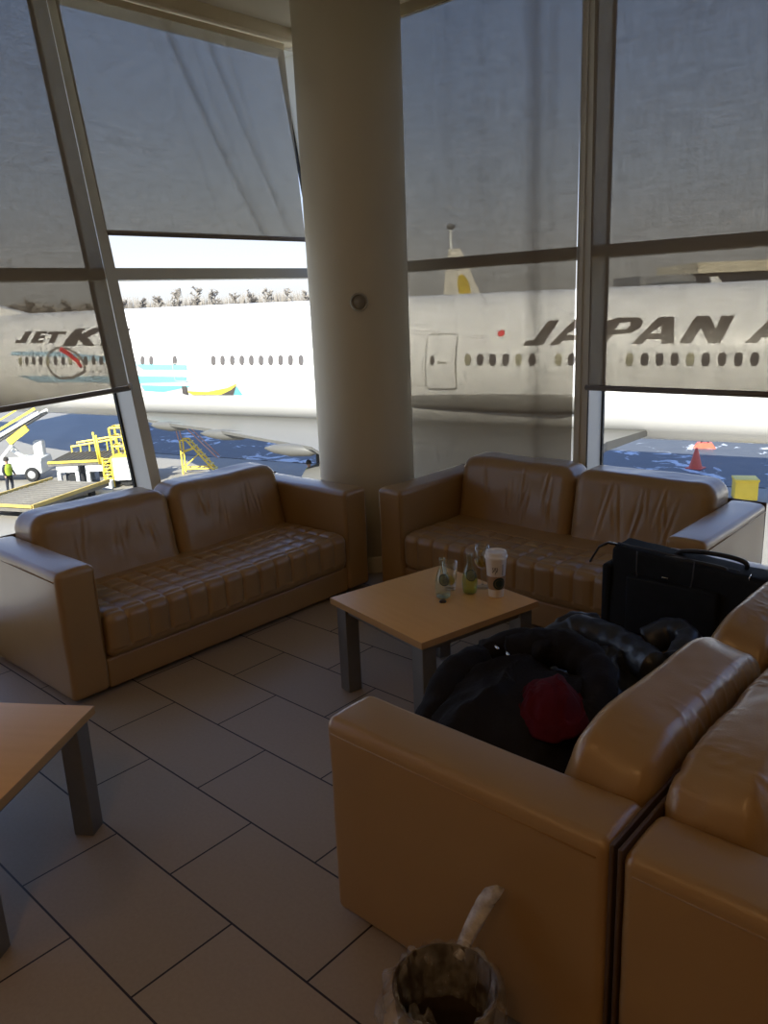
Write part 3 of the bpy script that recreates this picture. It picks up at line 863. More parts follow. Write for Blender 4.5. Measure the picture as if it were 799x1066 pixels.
# ---- parked airliner -------------------------------------------------------
AR, AZ = 2.70, -.94 - GZ
AXO = Vector((-18.881, 26.057, GZ)); AYAW = math.atan2(.2325, .9726)
plane = thing('airliner', 'large white passenger jet with dark titles parked right outside the windows', 'aircraft', AXO, AYAW)
def fus(st, seg=64):
    V, F = [], []
    for s, r, zc in st:
        for i in range(seg):
            a = 2 * PI * i / seg
            V.append((s, r * math.cos(a), zc + r * math.sin(a)))
    for i in range(len(st) - 1):
        for k in range(seg): F.append((i * seg + k, i * seg + (k + 1) % seg, (i + 1) * seg + (k + 1) % seg, (i + 1) * seg + k))
    F.append(tuple(range(seg))); F.append(tuple(range((len(st) - 1) * seg, len(st) * seg)))
    return V, F
stn = [(-46, .35, AZ + 2.0), (-42, 1.1, AZ + 1.5), (-37, 1.9, AZ + .8), (-32, 2.5, AZ + .25), (-28, AR, AZ)] + [(s, AR, AZ) for s in (-20, -12, -4, 4, 12, 20, 24)] + [(27, 2.6, AZ - .1), (30, 2.1, AZ - .35), (32, 1.4, AZ - .6), (33, .7, AZ - .8), (33.3, .1, AZ - .85)]
M('fuselage', fus(stn), WHITE_AC, plane, sharp=60)
def sf(s, z, off=.02):
    """point on the near side of the fuselage at station s, world height z"""
    zz = z - GZ - AZ; r = AR + off
    return (s, -math.sqrt(max(.01, r * r - zz * zz)), AZ + zz)
def paint(name, polys, mat, parent, off=.025, holes=()):
    """flat lettering or livery shape wrapped on the hull"""
    bm = bmesh.new()
    for poly in polys:
        loops = [[Vector((a, b, 0)) for a, b in poly]] + [[Vector((a, b, 0)) for a, b in h] for h in holes]
        flat = [p for l in loops for p in l]
        vs = [bm.verts.new(p) for p in flat]
        for tri in tessellate_polygon(loops):
            try: bm.faces.new([vs[i] for i in tri])
            except ValueError: pass
    zs = [v.co.y for v in bm.verts]
    z0, z1 = min(zs), max(zs)
    k = int((z1 - z0) / .12) + 1
    for i in range(1, k):
        bmesh.ops.bisect_plane(bm, geom=bm.verts[:] + bm.edges[:] + bm.faces[:], plane_co=(0, z0 + (z1 - z0) * i / k, 0), plane_no=(0, 1, 0))
    for v in bm.verts: v.co = sf(v.co.x, v.co.y, off)
    me = bpy.data.meshes.new(name); bm.to_mesh(me); bm.free(); me.materials.append(mat)
    o = bpy.data.objects.new(name, me); return link(o, parent)
def shift(p, d): return [(a + d, b) for a, b in p]
WIN = [-23.72, -23.22, -22.7, -22.16, -21.64, -21.08, -20.52, -20.0, -19.47, -18.94, -18.38, -17.86, -15.18, -14.64, -13.21, -10.97, -10.46, -9.93, -9.41, -8.9, -8.39, -7.89, -7.38, -6.88, -6.36, 0.98, 1.46, 1.94, 2.43, 2.91, 3.41, 4.35, 4.8, 6.74, 7.22, 7.69, 8.16, 8.63, 9.09, 9.57, 10.04, 10.5]
DOOR = [[-0.72, 0.34], [0.5, -1.66]]
FLAG = [[1.85, 0.5], [2.49, 0.16]]
J = [[3.82, 0.72], [4.2, 0.73], [3.76, -0.08], [3.03, -0.1], [3.12, 0.05], [3.42, 0.09]]
A2 = [[6.77, -0.08], [7.51, 0.74], [8.0, 0.73], [8.09, -0.08], [7.7, -0.08], [7.69, 0.06], [7.21, 0.07], [7.11, -0.08]]
A2h = [[7.28, 0.24], [7.65, 0.23], [7.65, 0.48]]
A1dx = -2.77
A3dx = 3.42
P = [[5.53, -0.06], [5.86, 0.66], [6.16, 0.75], [6.89, 0.75], [7.03, 0.63], [6.98, 0.42], [6.69, 0.27], [6.1, 0.23], [5.93, -0.07]]
Ph = [[6.13, 0.37], [6.54, 0.39], [6.64, 0.51], [6.61, 0.62], [6.26, 0.6]]
N_ = [[8.25, -0.07], [8.65, 0.74], [9.07, 0.73], [9.3, 0.35], [9.41, 0.72], [9.79, 0.72], [9.48, -0.08], [9.12, -0.08], [8.85, 0.39], [8.62, -0.07]]
JJ = [[-23.81, 0.85], [-23.35, 0.86], [-23.44, 0.32], [-24.28, 0.31], [-24.26, 0.46], [-23.89, 0.45]]
JE = [[-23.07, 0.3], [-22.96, 0.85], [-22.14, 0.84], [-22.14, 0.74], [-22.56, 0.74], [-22.57, 0.64], [-22.14, 0.64], [-22.16, 0.53], [-22.58, 0.53], [-22.61, 0.42], [-22.15, 0.41], [-22.2, 0.3]]
JT = [[-22.03, 0.7], [-21.98, 0.83], [-20.71, 0.81], [-20.72, 0.69], [-21.21, 0.7], [-21.29, 0.29], [-21.72, 0.29], [-21.64, 0.7]]
JK = [[-20.67, 0.12], [-20.13, 0.93], [-19.47, 0.93], [-19.62, 0.62], [-18.85, 0.94], [-18.02, 0.92], [-19.03, 0.52], [-18.36, 0.11], [-19.11, 0.12], [-19.56, 0.42], [-19.79, 0.11]]
JE2 = [[-18.07, 0.11], [-17.65, 0.9], [-16.35, 0.88], [-16.39, 0.74], [-17.11, 0.75], [-17.17, 0.61], [-16.49, 0.59], [-16.56, 0.46], [-17.25, 0.46], [-17.35, 0.27], [-16.6, 0.26], [-16.73, 0.1]]
JI = [[-16.21, 0.09], [-16.06, 0.69], [-15.61, 0.69], [-15.72, 0.09]]
JI2 = [[-16.03, 0.76], [-15.96, 0.88], [-15.41, 0.88], [-15.54, 0.75]]
RING = [[-20.21, -0.01], [-21.05, 0.05], [-21.57, -0.22], [-21.72, -0.69], [-21.48, -1.17], [-20.96, -1.45], [-19.96, -1.39], [-19.04, -1.06], [-19.09, -0.6], [-19.56, -0.24]]
REDARC = [[-20.76, -0.0], [-20.04, -0.28], [-19.5, -0.6], [-19.26, -0.87]]
SW1 = [[-24.51, -0.11], [-20.88, -0.14], [-17.65, -0.38], [-15.05, -0.69], [-12.6, -0.73], [-12.63, -0.99], [-15.08, -0.95], [-17.66, -0.65], [-20.86, -0.37], [-24.49, -0.3]]
SW2 = [[-24.1, -1.33], [-20.36, -1.35], [-15.77, -1.27], [-12.82, -1.33], [-12.61, -1.55], [-15.31, -1.67], [-18.45, -1.62], [-22.65, -1.67]]
SW3 = [[-15.58, -1.72], [-12.39, -1.72], [-14.29, -2.03], [-15.48, -2.0]]
SW4 = [[-10.2, -2.09], [-9.87, -1.69], [-9.71, -2.08]]
YEL = [[-12.84, -1.96], [-11.67, -1.98], [-10.44, -1.78], [-9.82, -1.56], [-10.08, -1.82], [-10.8, -2.1], [-12.6, -2.14]]
YE1 = [[-13.03, -1.73], [-12.74, -1.73], [-12.83, -2.14], [-13.15, -2.1]]
YE2 = [[-10.91, -2.1], [-10.26, -1.87], [-9.85, -1.65], [-10.25, -2.09]]
SERV = [[-13.34, -0.73], [-12.38, -1.55]]
LINE = [[-1.29, -1.65], [1.46, -1.64], [4.99, -1.72]]
FAIR_SHADE = [[-1.45, -1.99], [4.99, -1.82]]
paint('airline_title', [J], TITLE, plane)
paint('airline_title', [A2], TITLE, plane, holes=[A2h])
paint('airline_title', [shift(A2, A1dx)], TITLE, plane, holes=[shift(A2h, A1dx)])
paint('airline_title', [shift(A2, A3dx)], TITLE, plane, holes=[shift(A2h, A3dx)])
paint('airline_title', [P], TITLE, plane, holes=[Ph])
paint('airline_title', [N_], TITLE, plane)
for q in (JJ, JE, JT, JK, JE2, JI): paint('jet_title', [q], TITLE if q is not JI else TITLE_GLARE, plane)
paint('jet_title', [JI2], TITLE_GLARE, plane)
def strip_poly(pts, w):
    up, dn = [], []
    for i, (a, b) in enumerate(pts):
        p, q = pts[max(i - 1, 0)], pts[min(i + 1, len(pts) - 1)]
        tx, ty = q[0] - p[0], q[1] - p[1]; l = math.hypot(tx, ty) or 1
        up.append((a - ty / l * w, b + tx / l * w)); dn.append((a + ty / l * w, b - tx / l * w))
    return up + dn[::-1]
def loop_strips(pts, w):
    n = len(pts); return [strip_poly([pts[i], pts[(i + 1) % n]], w) for i in range(n)]
paint('livery_ring', loop_strips(RING, .055), RINGM, plane, off=.03)
paint('livery_arc', [strip_poly(REDARC, .10)], REDP, plane, off=.04)
paint('livery_sweep', [SW1], PALEBLUE, plane, off=.018)
paint('livery_sweep', [SW2], PALEBLUE, plane, off=.018)
paint('livery_sweep', [SW3], CYAN, plane, off=.018)
paint('livery_sweep', [[(-15.6, -.75), (-12.5, -.78), (-12.5, -1.0), (-15.2, -1.0)]], CYAN, plane, off=.022)
paint('livery_sweep', [[(-15.9, -1.28), (-12.6, -1.3), (-12.7, -1.52), (-15.6, -1.62)]], CYAN, plane, off=.024)
paint('livery_sweep', [SW4], CYAN, plane, off=.018)
paint('livery_swoosh', [YEL], YELLOWP, plane, off=.03)
paint('livery_swoosh_end', [YE1], DARKPAINT, plane, off=.035)
paint('livery_swoosh_end', [YE2], DARKPAINT, plane, off=.035)
# flag: white panel with red disc
(fa, fb), (fc, fd_) = FLAG
fl = paint('flag', [[(fa, fd_), (fc, fd_), (fc, fb), (fa, fb)]], FLAGW, plane, off=.03)
fcx, fcz = (fa + fc) / 2, (fb + fd_) / 2
paint('flag_disc', [[(fcx + .135 * math.cos(a * PI / 12), fcz + .115 * math.sin(a * PI / 12)) for a in range(24)]], REDP, fl, off=.04)
# cabin windows
SHADES = {0, 4, 7, 8, 12 + 13, 25, 29, 31, 33, 37}
def oval(s, z, w, h, n=16):
    P = []
    for i in range(n):
        a = 2 * PI * i / n; c, q = math.cos(a), math.sin(a)
        P.append((s + w * math.copysign(abs(c) ** .75, c), z + h * math.copysign(abs(q) ** .75, q)))
    return P
for i, s in enumerate(WIN):
    paint('cabin_window', [oval(s, -.575, .125, .205)], WINDOWSHADE if i in SHADES else WINDOWDARK, plane, off=.03)
# cabin door outline, its window and handle
(da, db), (dc, dd) = DOOR
def rrect(x0, x1, z0, z1, r, n=5):
    P = []
    for cx, cz, a0 in ((x1 - r, z1 - r, 0), (x0 + r, z1 - r, 90), (x0 + r, z0 + r, 180), (x1 - r, z0 + r, 270)):
        for i in range(n + 1):
            a = math.radians(a0 + 90 * i / n); P.append((cx + r * math.cos(a), cz + r * math.sin(a)))
    return P
door = paint('cabin_door', [rrect(da, dc, dd, db, .16)], WHITE_AC, plane, off=.03)
paint('door_seam', loop_strips(rrect(da, dc, dd, db, .16), .022), SEAMAC, door, off=.036)
paint('door_window', [oval(da + .28, -.60, .09, .17)], WINDOWDARK, door, off=.04)
paint('door_handle', [rrect(da + .50, da + .86, -.74, -.64, .04)], SEAMAC, door, off=.04)
paint('service_door', loop_strips(rrect(-13.34, -12.40, -1.5, -.72, .1), .02), SEAMAC, plane, off=.03)
# wing, fairing, engine, gear, fin
def wing(pts_top, th):
    n = len(pts_top)
    V = [tuple(p) for p in pts_top] + [(x, y, z - t) for (x, y, z), t in zip(pts_top, th)]
    return V, [tuple(range(n)), tuple(range(n, 2 * n))[::-1]] + [(i, i + n, (i + 1) % n + n, (i + 1) % n) for i in range(n)]
wz = lambda z: z - GZ
M('wing', wing([(7.2, -1.5, wz(-3.1)), (6.6, -5, wz(-2.95)), (6.9, -8, wz(-2.75)), (7.2, -13.6, wz(-2.55)), (2.6, -13.5, wz(-2.55)), (-1.6, -9.3, wz(-2.75)), (-6.5, -7.2, wz(-2.85)), (-8.6, -6.2, wz(-2.92)), (-11.2, -5.3, wz(-2.98)), (-14.0, -3.9, wz(-3.1)), (-19.0, -1.0, wz(-3.2))],
                 [.22, .3, .3, .3, .12, .10, .10, .12, .12, .12, .15]), GREY_AC, plane, smooth=False)
for s, y, z, l in ((-2.6, -9.0, -2.95, 2.2), (-7.4, -6.6, -3.05, 2.4), (-11.8, -4.9, -3.15, 2.2)):
    V, F = lathe([(.02, -l / 2), (.14, -l / 3), (.22, 0), (.17, l / 3), (.03, l / 2)], 16)
    M('flap_fairing', xf((V, F), Matrix.Translation((s, y, wz(z))) @ Matrix.Rotation(PI / 2, 4, 'Y')), GREY_AC, plane)
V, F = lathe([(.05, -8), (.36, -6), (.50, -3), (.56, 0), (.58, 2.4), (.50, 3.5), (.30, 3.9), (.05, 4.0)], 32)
M('root_fairing_shade', xf((V, F), Matrix.Translation((1.8, -2.02, wz(-2.02))) @ Matrix.Rotation(PI / 2, 4, 'Y')), DGREY_AC, plane)  # fairing shape added; its dark grey stands for the shaded band above the wing
V, F = lathe([(.75, -2.4), (1.05, -1.6), (1.22, 0), (1.2, 1.4), (1.05, 1.9), (.9, 1.8), (.85, .6), (.3, .4), (.0, .1)], 40)
M('engine_nacelle', xf((V, F), Matrix.Translation((-.2, -8.0, wz(-4.45))) @ Matrix.Rotation(PI / 2, 4, 'Y')), GREY_AC, plane, sharp=40)
M('engine_pylon', box(-.7, 1.5, -8.15, -7.85, wz(-3.6), wz(-2.85)), GREY_AC, plane, smooth=False)
for s in (-6.0, -4.4):
    for y in (-2.3, 2.3):
        M('landing_gear', merge(tube([(s, y, wz(-3.4)), (s, y, .6)], .16, 12),
                                *[xf(lathe([(.2, -.18), (.55, -.18), (.6, -.1), (.6, .1), (.55, .18), (.2, .18)], 20), Matrix.Translation((s, y + dy, .6)) @ Matrix.Rotation(PI / 2, 4, 'X')) for dy in (-.4, .4)]), TYRE, plane, sharp=40)
M('nose_gear', merge(tube([(24.5, 0, wz(-3.4)), (24.5, 0, .5)], .12, 12),
                     *[xf(lathe([(.15, -.14), (.45, -.14), (.5, -.08), (.5, .08), (.45, .14), (.15, .14)], 20), Matrix.Translation((24.5, dy, .5)) @ Matrix.Rotation(PI / 2, 4, 'X')) for dy in (-.3, .3)]), TYRE, plane, sharp=40)
fin = [(-26.0, AZ + 2.66), (-29.0, AZ + 3.3), (-31.5, AZ + 4.6), (-39.5, AZ + 11.5), (-43.2, AZ + 11.5), (-42.0, AZ + 2.5), (-37, AZ + 2.0), (-32, AZ + 2.3)]
M('tail_fin', ([(x, -.22, z) for x, z in fin] + [(x, .22, z) for x, z in fin], [tuple(range(8)), tuple(range(8, 16))[::-1]] + [(i, (i + 1) % 8, (i + 1) % 8 + 8, i + 8) for i in range(8)]), WHITE_AC, plane, smooth=False)

# ---- ground equipment ---------------------------------------------------------
CY = .7436
ld = thing('container_loader', 'yellow railed cargo loader with white legs on the apron', 'loader', (-35.75, 18.2, GZ), CY)
for x in (-1.75, -.35):
    M('leg_arch', merge(box(x, x + .17, -.1, .1, 0, .98), box(x + .88, x + 1.05, -.1, .1, 0, .98), box(x, x + 1.05, -.1, .1, .82, 1.16), box(x, x + .17, 1.9, 2.1, 0, .98), box(x + .88, x + 1.05, 1.9, 2.1, 0, .98)), GSEWHITE, ld, smooth=False)
M('deck', merge(box(-2.1, .75, -.15, 2.6, 1.16, 1.34), *[tube([(-2.0 + q * .22, -.1, 1.36), (-2.0 + q * .22, 2.5, 1.36)], .05, 8) for q in range(13)]), ROLLER, ld, smooth=False)
M('chassis', merge(box(-1.5, -.9, .3, 1.8, .1, .9), box(.1, 2.2, .4, 2.4, .15, 1.35)), GSEGREY, ld, smooth=False)
M('cab_body', merge(box(.95, 2.3, -.2, .38, .35, 1.4)), GSEWHITE, ld, smooth=False)
for x in (-.9, 1.55):
    M('wheel', xf(lathe([(.12, -.14), (.38, -.14), (.42, -.09), (.42, .09), (.38, .14), (.12, .14)], 20), Matrix.Translation((x, .12, .42)) @ Matrix.Rotation(PI / 2, 4, 'X')), TYRE, ld, sharp=40)
rl = [tube([(-1.9, 2.5, 1.65), (.4, 2.5, 1.95)], .05, 8), tube([(-1.6, 2.5, 1.85), (.4, 2.5, 2.1)], .05, 8)] + [tube([(-1.9 + q * .46, 2.5, 1.34), (-1.9 + q * .46, 2.5, 1.7 + q * .06)], .035, 6) for q in range(6)]
M('side_rail', merge(*rl, box(-2.1, .6, -.2, -.12, 1.3, 1.40)), YELLOWP, ld, smooth=False)
lad = [tube([(x, -.2, 0), (x, -.2, 1.5)], .045, 6) for x in (.55, .98)] + [tube([(.55, -.2, .15 + q * .16), (.98, -.2, .15 + q * .16)], .03, 6) for q in range(9)]
lad += [tube([(.55, -.2, .15 + q * .32), (.98, -.2, .45 + q * .32)], .03, 6) for q in range(4)] + [tube([(.40, -.2, 1.2), (.28, -.2, 2.75)], .05, 6), tube([(.5, -.2, 1.2), (.40, -.2, 2.6)], .05, 6)]
M('ladder', merge(*lad), YELLOWP, ld)
cg_ = []
for x, y in ((1.0, .2), (1.6, .2), (1.0, 1.0), (1.6, 1.0)): cg_.append(tube([(x, y, 1.45), (x - .08, y, 2.85)], .05, 6))
for z in (1.95, 2.4, 2.85): cg_ += [tube([(.95, .2, z), (1.55, .2, z)], .045, 6), tube([(.95, 1.0, z), (1.55, 1.0, z)], .045, 6), tube([(.95, .2, z), (.95, 1.0, z)], .045, 6), tube([(1.55, .2, z), (1.55, 1.0, z)], .045, 6)]
M('operator_cage', merge(*cg_, box(.9, 1.75, .1, 1.1, 1.4, 1.48), box(1.75, 2.4, .3, .4, 1.5, 1.9)), YELLOWP, ld, smooth=False)
M('control_panel', box(1.25, 1.6, .6, .95, 1.5, 2.5), GSEGREY, ld, smooth=False)
M('foot_pad', box(.5, .98, -.6, -.15, .0, .42), GSEWHITE, ld, smooth=False)

bl = thing('belt_loader', 'white belt loader truck with its conveyor raised, at the left edge of the apron', 'loader', (-40.95, 17.1, GZ), CY)
M('body', merge(rbox(-2.6, 1.15, -.6, .9, .38, 1.05, .06, (1, 1, 1), 2), rbox(-.2, 1.15, -.5, .8, .9, 1.18, .06, (1, 1, 1), 2)), GSEWHITE, bl, sharp=40)
M('headrest', merge(rbox(.5, 1.0, .2, .7, 1.05, 1.95, .1, (1, 1, 1), 3)), GSEWHITE, bl, sharp=40)
for x in (.65, -2.0):
    w = M('wheel', xf(lathe([(.18, -.13), (.33, -.13), (.37, -.08), (.37, .08), (.33, .13), (.18, .13)], 24), Matrix.Translation((x, -.62, .37)) @ Matrix.Rotation(PI / 2, 4, 'X')), TYRE, bl, sharp=40)
    M('hub', xf(lathe([(.2, -.02), (.2, .0), (.08, .03), (.0, .03)], 20), Matrix.Translation((x, -.75, .37)) @ Matrix.Rotation(PI / 2, 4, 'X')), HUB, w, sharp=40)
M('conveyor', merge(bar((-3.5, .3, .9), (1.3, .3, 3.35), 1.0, .14)), GSEGREY, bl, smooth=False)
M('conveyor_rail', merge(bar((-3.5, -.25, 1.05), (1.3, -.25, 3.48), .10, .16), bar((-3.5, .85, 1.05), (1.3, .85, 3.48), .10, .16)), GSEWHITE, bl, smooth=False)
M('hand_rail', merge(bar((-3.5, .95, 1.45), (.6, .95, 3.55), .09, .12), bar((-3.5, .95, 1.9), (-.2, .95, 3.6), .07, .07)), YELLOWP, bl, smooth=False)
M('belt_guard', merge(bar((-.4, -.4, 2.05), (.65, -.4, 2.75), .12, .34)), YELLOWP, bl, smooth=False)
M('lift_arm', merge(bar((-1.2, -.3, 1.0), (.1, -.3, 2.3), .1, .12), bar((-.2, .6, 1.0), (-.9, .6, 1.9), .1, .1), bar((.2, 0, 1.1), (-.5, 0, 1.6), .12, .16)), GSEWHITE, bl, smooth=False)

dl = thing('cargo_dolly', 'low roller platform with yellow edge rails in front of the loaders', 'dolly', (-34.5, 15.05, GZ), math.atan2(4.55, -1.93))
M('deck', box(-2.4, 2.5, -1.6, 1.7, .35, .5), ROLLER, dl, smooth=False)
M('roller', merge(*[tube([(-2.3 + q * .32, -1.5, .53), (-2.3 + q * .32, 1.6, .53)], .06, 8) for q in range(15)]), ROLLER, dl)
M('edge_rail', merge(bar((-2.4, -1.6, .6), (2.5, -1.6, .6), .12, .16), bar((-2.4, 1.7, .6), (2.5, 1.7, .6), .12, .12), bar((-2.4, -1.6, .6), (-2.4, 1.7, .6), .12, .12)), OCHRERAIL, dl, smooth=False)
for x in (-1.6, 1.6):
    for y in (-1.3, 1.4):
        M('wheel', xf(lathe([(.05, -.08), (.17, -.08), (.18, -.04), (.18, .04), (.17, .08), (.05, .08)], 16), Matrix.Translation((x, y, .18)) @ Matrix.Rotation(PI / 2, 4, 'X')), TYRE, dl, sharp=40)

st = thing('step_ladder', 'yellow mobile step ladder standing under the jet', 'ladder', (-34.1, 23.3, GZ), CY)
sides = []
for y in (-.3, .3):
    sides += [bar((-.95, y, 0), (-.95, y, 1.75), .07, .07), bar((.75, y, 0), (-.62, y, 1.75), .08, .08), bar((-.95, y, 1.75), (-.62, y, 1.75), .07, .07), bar((-.95, y, .25), (.55, y, .25), .06, .06),
              bar((-.95, y, .3), (-.1, y, 1.0), .05, .05), bar((-.95, y, 1.1), (-.3, y, 1.3), .05, .05)]
M('frame', merge(*sides), YELLOWP, st, smooth=False)
M('tread', merge(*[box(.65 - q * .19 - .1, .65 - q * .19 + .1, -.3, .3, .17 + q * .24, .21 + q * .24) for q in range(7)]), YELLOWP, st, smooth=False)
hr = []
for y in (-.3, .3):
    hr += [tube([(-1.0, y, 1.75), (-1.15, y, 2.75), (-.75, y, 2.6), (.9, y, .75)], .03, 6)]
M('hand_rail', merge(*hr), RAILM, st)
M('platform', box(-1.3, -.75, -.3, .3, 2.55, 2.78), GSEWHITE, st, smooth=False)

def cone(loc_, label, s=1.0):
    t = thing('traffic_cone', label, 'cone', loc_)
    M('cone_body', lathe([(.30 * s, .04 * s), (.06 * s, .95 * s), (.04 * s, .97 * s), (0, .97 * s)], 24), CONEM, t, sharp=50)
    M('base_plate', rbox(-.36 * s, .36 * s, -.36 * s, .36 * s, 0, .05 * s, .02, (1, 1, 1), 2), CONEM, t, sharp=40)
    return t
cone((-13.6, 36.5, GZ + .03), 'red-orange traffic cone standing on the icy apron')
fb_ = thing('wheel_chock', 'small red chock block lying beyond the traffic cone', 'chock', (-15.1, 41.6, GZ + .03), .4)
M('block', prism([(-.55, 0), (.55, 0), (.35, .28), (-.35, .28)], -.22, .22), CONEM, fb_, smooth=False)
M('rope_handle', tube([(-.2, 0, .27), (-.1, 0, .40), (.1, 0, .40), (.2, 0, .27)], .03, 6), TYRE, fb_)
cr_t = thing('equipment_crate', 'yellow equipment box beside the pale apron edge at far right', 'crate', (-9.9, 31.9, GZ), .5)
M('box_body', rbox(-.42, .42, -.4, .4, .06, .80, .03, (1, 1, 1), 2), YELLOWP, cr_t, sharp=40)
M('box_lid', rbox(-.45, .45, -.43, .43, .80, .90, .02, (1, 1, 1), 2), YELLOWP, cr_t, sharp=40)
M('skid', merge(box(-.4, -.25, -.4, .4, 0, .06), box(.25, .4, -.4, .4, 0, .06)), GSEGREY, cr_t, smooth=False)

# ---- people on the apron ----------------------------------------------------------
def person(label, loc_, rz, arm_out, cap):
    me = bpy.data.meshes.new('person')
    v = [(0, 0, .93), (0, .01, 1.12), (0, 0, 1.36), (0, 0, 1.47), (0, -.015, 1.60), (0, -.01, 1.72),
         (.18, 0, 1.40), (.26, .02, 1.13), (.24 + arm_out, -.12, .92), (.25 + arm_out, -.15, .84), (-.18, 0, 1.40), (-.27, .02, 1.13), (-.25, -.10, .90), (-.25, -.12, .82),
         (.10, 0, .88), (.12, -.03, .48), (.13, .02, .08), (.14, -.14, .04), (-.10, 0, .88), (-.12, .04, .48), (-.13, .05, .08), (-.14, -.11, .04)]
    e = [(0, 1), (1, 2), (2, 3), (3, 4), (4, 5), (2, 6), (6, 7), (7, 8), (8, 9), (2, 10), (10, 11), (11, 12), (12, 13), (0, 14), (14, 15), (15, 16), (16, 17), (0, 18), (18, 19), (19, 20), (20, 21)]
    rad = [.15, .14, .15, .06, .10, .085, .075, .055, .042, .045, .075, .055, .042, .045, .10, .07, .055, .04, .10, .07, .055, .04]
    me.from_pydata(v, e, [])
    o = bpy.data.objects.new('person', me); col.objects.link(o)
    sk = o.modifiers.new('s', 'SKIN')
    for i, d in enumerate(me.skin_vertices[0].data):
        d.radius = (rad[i], rad[i] * (.8 if i in (0, 1, 2) else 1)); d.use_root = (i == 0)
    ss = o.modifiers.new('ss', 'SUBSURF'); ss.levels = 2; ss.render_levels = 2
    dg = bpy.context.evaluated_depsgraph_get()
    m2 = bpy.data.meshes.new_from_object(o.evaluated_get(dg))
    bpy.data.objects.remove(o)
    m2.materials.clear(); m2.materials.append(DARKCLOTH); m2.materials.append(SKIN)
    for p in m2.polygons:
        p.use_smooth = True
        z = p.center.z
        p.material_index = 1 if z > 1.46 or (abs(p.center.x) > .2 and z < .93 and z > .7) else 0
    b = bpy.data.objects.new('body', m2)
    t = thing('person', label, 'person', loc_, rz); link(b, t)
    # vest follows the torso, hair cap follows the head
    prof = [(.205, .92), (.20, 1.08), (.21, 1.25), (.205, 1.38), (.12, 1.46)]
    M('vest', lathe(prof, 28, capb=False, capt=False, fn=lambda p, a: (p[0] * 1.02, p[1] * .80, p[2])), HIVIS, t)
    M('hat' if cap else 'hair', lathe([(.118, 1.62), (.125, 1.68), (.105, 1.76), (.05, 1.80), (0, 1.805)], 24, cy=-.005, capb=False), HAIR, t)
    M('nose', lathe([(.014, 0), (.010, .025), (.0, .035)], 8), SKIN, t).matrix_local = Matrix.Translation((0, -.105, 1.60)) @ Matrix.Rotation(PI / 2, 4, 'X')
    return t
person('person in a yellow-green vest and dark trousers beside the belt loader truck', (-38.2, 15.15, GZ), 1.9, .04, True)
person('person in a dark hat and green vest near the engine, seen above the sofa arm', (-24.7, 22.25, GZ), -.6, .0, True)

# ---- far background ---------------------------------------------------------------
TB = Vector((-168.5, 70.7, 0)); TE_ = Vector((-123.7, 111.5, 0))
random.seed(21)
def tree(x, y, hgt, w, label, seed):
    t = thing('tree', label, 'tree', (x, y, GZ), random.uniform(0, 6), 'bare trees beyond the apron')
    M('trunk', tube([(0, 0, 0), (.1, 0, hgt * .3), (0, .1, hgt * .6)], [.35, .28, .15], 8), BARK, t)
    rr = random.Random(int(seed * 100)); V, F = [], []
    def twig(p0, p1, w0):
        k = len(V); d = (p1 - p0).normalized()
        s1_ = d.cross(Vector((.3, .5, .8))).normalized(); s2_ = d.cross(s1_)
        for j in range(3):
            q = 2 * PI * j / 3; V.append(tuple(p0 + (s1_ * math.cos(q) + s2_ * math.sin(q)) * w0))
        V.append(tuple(p1))
        F.extend([(k, k + 1, k + 3), (k + 1, k + 2, k + 3), (k + 2, k, k + 3)])
    for b_ in range(44):
        a_ = rr.uniform(0, 2 * PI); z0 = rr.uniform(.25, .8) * hgt
        p0 = Vector((0, 0, z0)); el = rr.uniform(.35, 1.1)
        L_ = rr.uniform(.6, 1.0) * w * (1.15 - .6 * z0 / hgt)
        p1 = p0 + Vector((math.cos(a_) * L_, math.sin(a_) * L_, min(hgt - z0, L_ * math.tan(el) * .8)))
        twig(p0, p1, .16)
        for c_ in range(16):
            t_ = rr.uniform(.25, 1); q0 = p0.lerp(p1, t_)
            q1 = q0 + Vector((rr.gauss(0, .5), rr.gauss(0, .5), rr.uniform(.1, .9))) * w * .42
            q1.z = min(q1.z, hgt * (1.0 - .25 * (Vector((q1.x, q1.y)).length / w) ** 2))
            twig(q0, q1, .12)
    M('crown', (V, F), TREE, t, smooth=False)
hs = [q + 1.2 for q in (10.6, 11.2, 11.6, 10.8, 11.4, 11.0, 11.2, 11.0, 11.4, 11.8, 13.0, 13.4, 12.6, 11.6, 11.4, 12.2, 12.4, 11.4)]
for i, hh in enumerate(hs):
    q = i / (len(hs) - 1)
    p = TB.lerp(TE_, q * 1.05 - .02) + Vector((random.uniform(-.3, .3), random.uniform(-.3, .3), 0))
    tree(p.x, p.y, hh, random.uniform(1.55, 1.7), 'bare grey tree in the line beyond the white jet', i * 1.7)
bv, bf = [], []
rr = random.Random(5)
for q in range(5200):
    t_ = rr.uniform(-.35, 1.08); p0 = TB.lerp(TE_, t_) + Vector((rr.uniform(-2, 2) - 7, rr.uniform(-2, 2) + 7, GZ))
    hh = rr.uniform(.8, 1.0) * (11.2 + 1.6 * fbm((t_ * 9, 0, 0), 3)); k = len(bv)
    tip = p0 + Vector((rr.gauss(0, .7), rr.gauss(0, .7), hh))
    for j in range(3):
        an = 2 * PI * j / 3; bv.append((p0.x + .34 * math.cos(an), p0.y + .34 * math.sin(an), p0.z))
    bv.append(tuple(tip)); bf += [(k, k + 1, k + 3), (k + 1, k + 2, k + 3), (k + 2, k, k + 3)]
tag(M('brushwood', (bv, bf), TREE, smooth=False), 'thicket of bare grey brush behind the line of trees', 'bushes', kind='stuff')
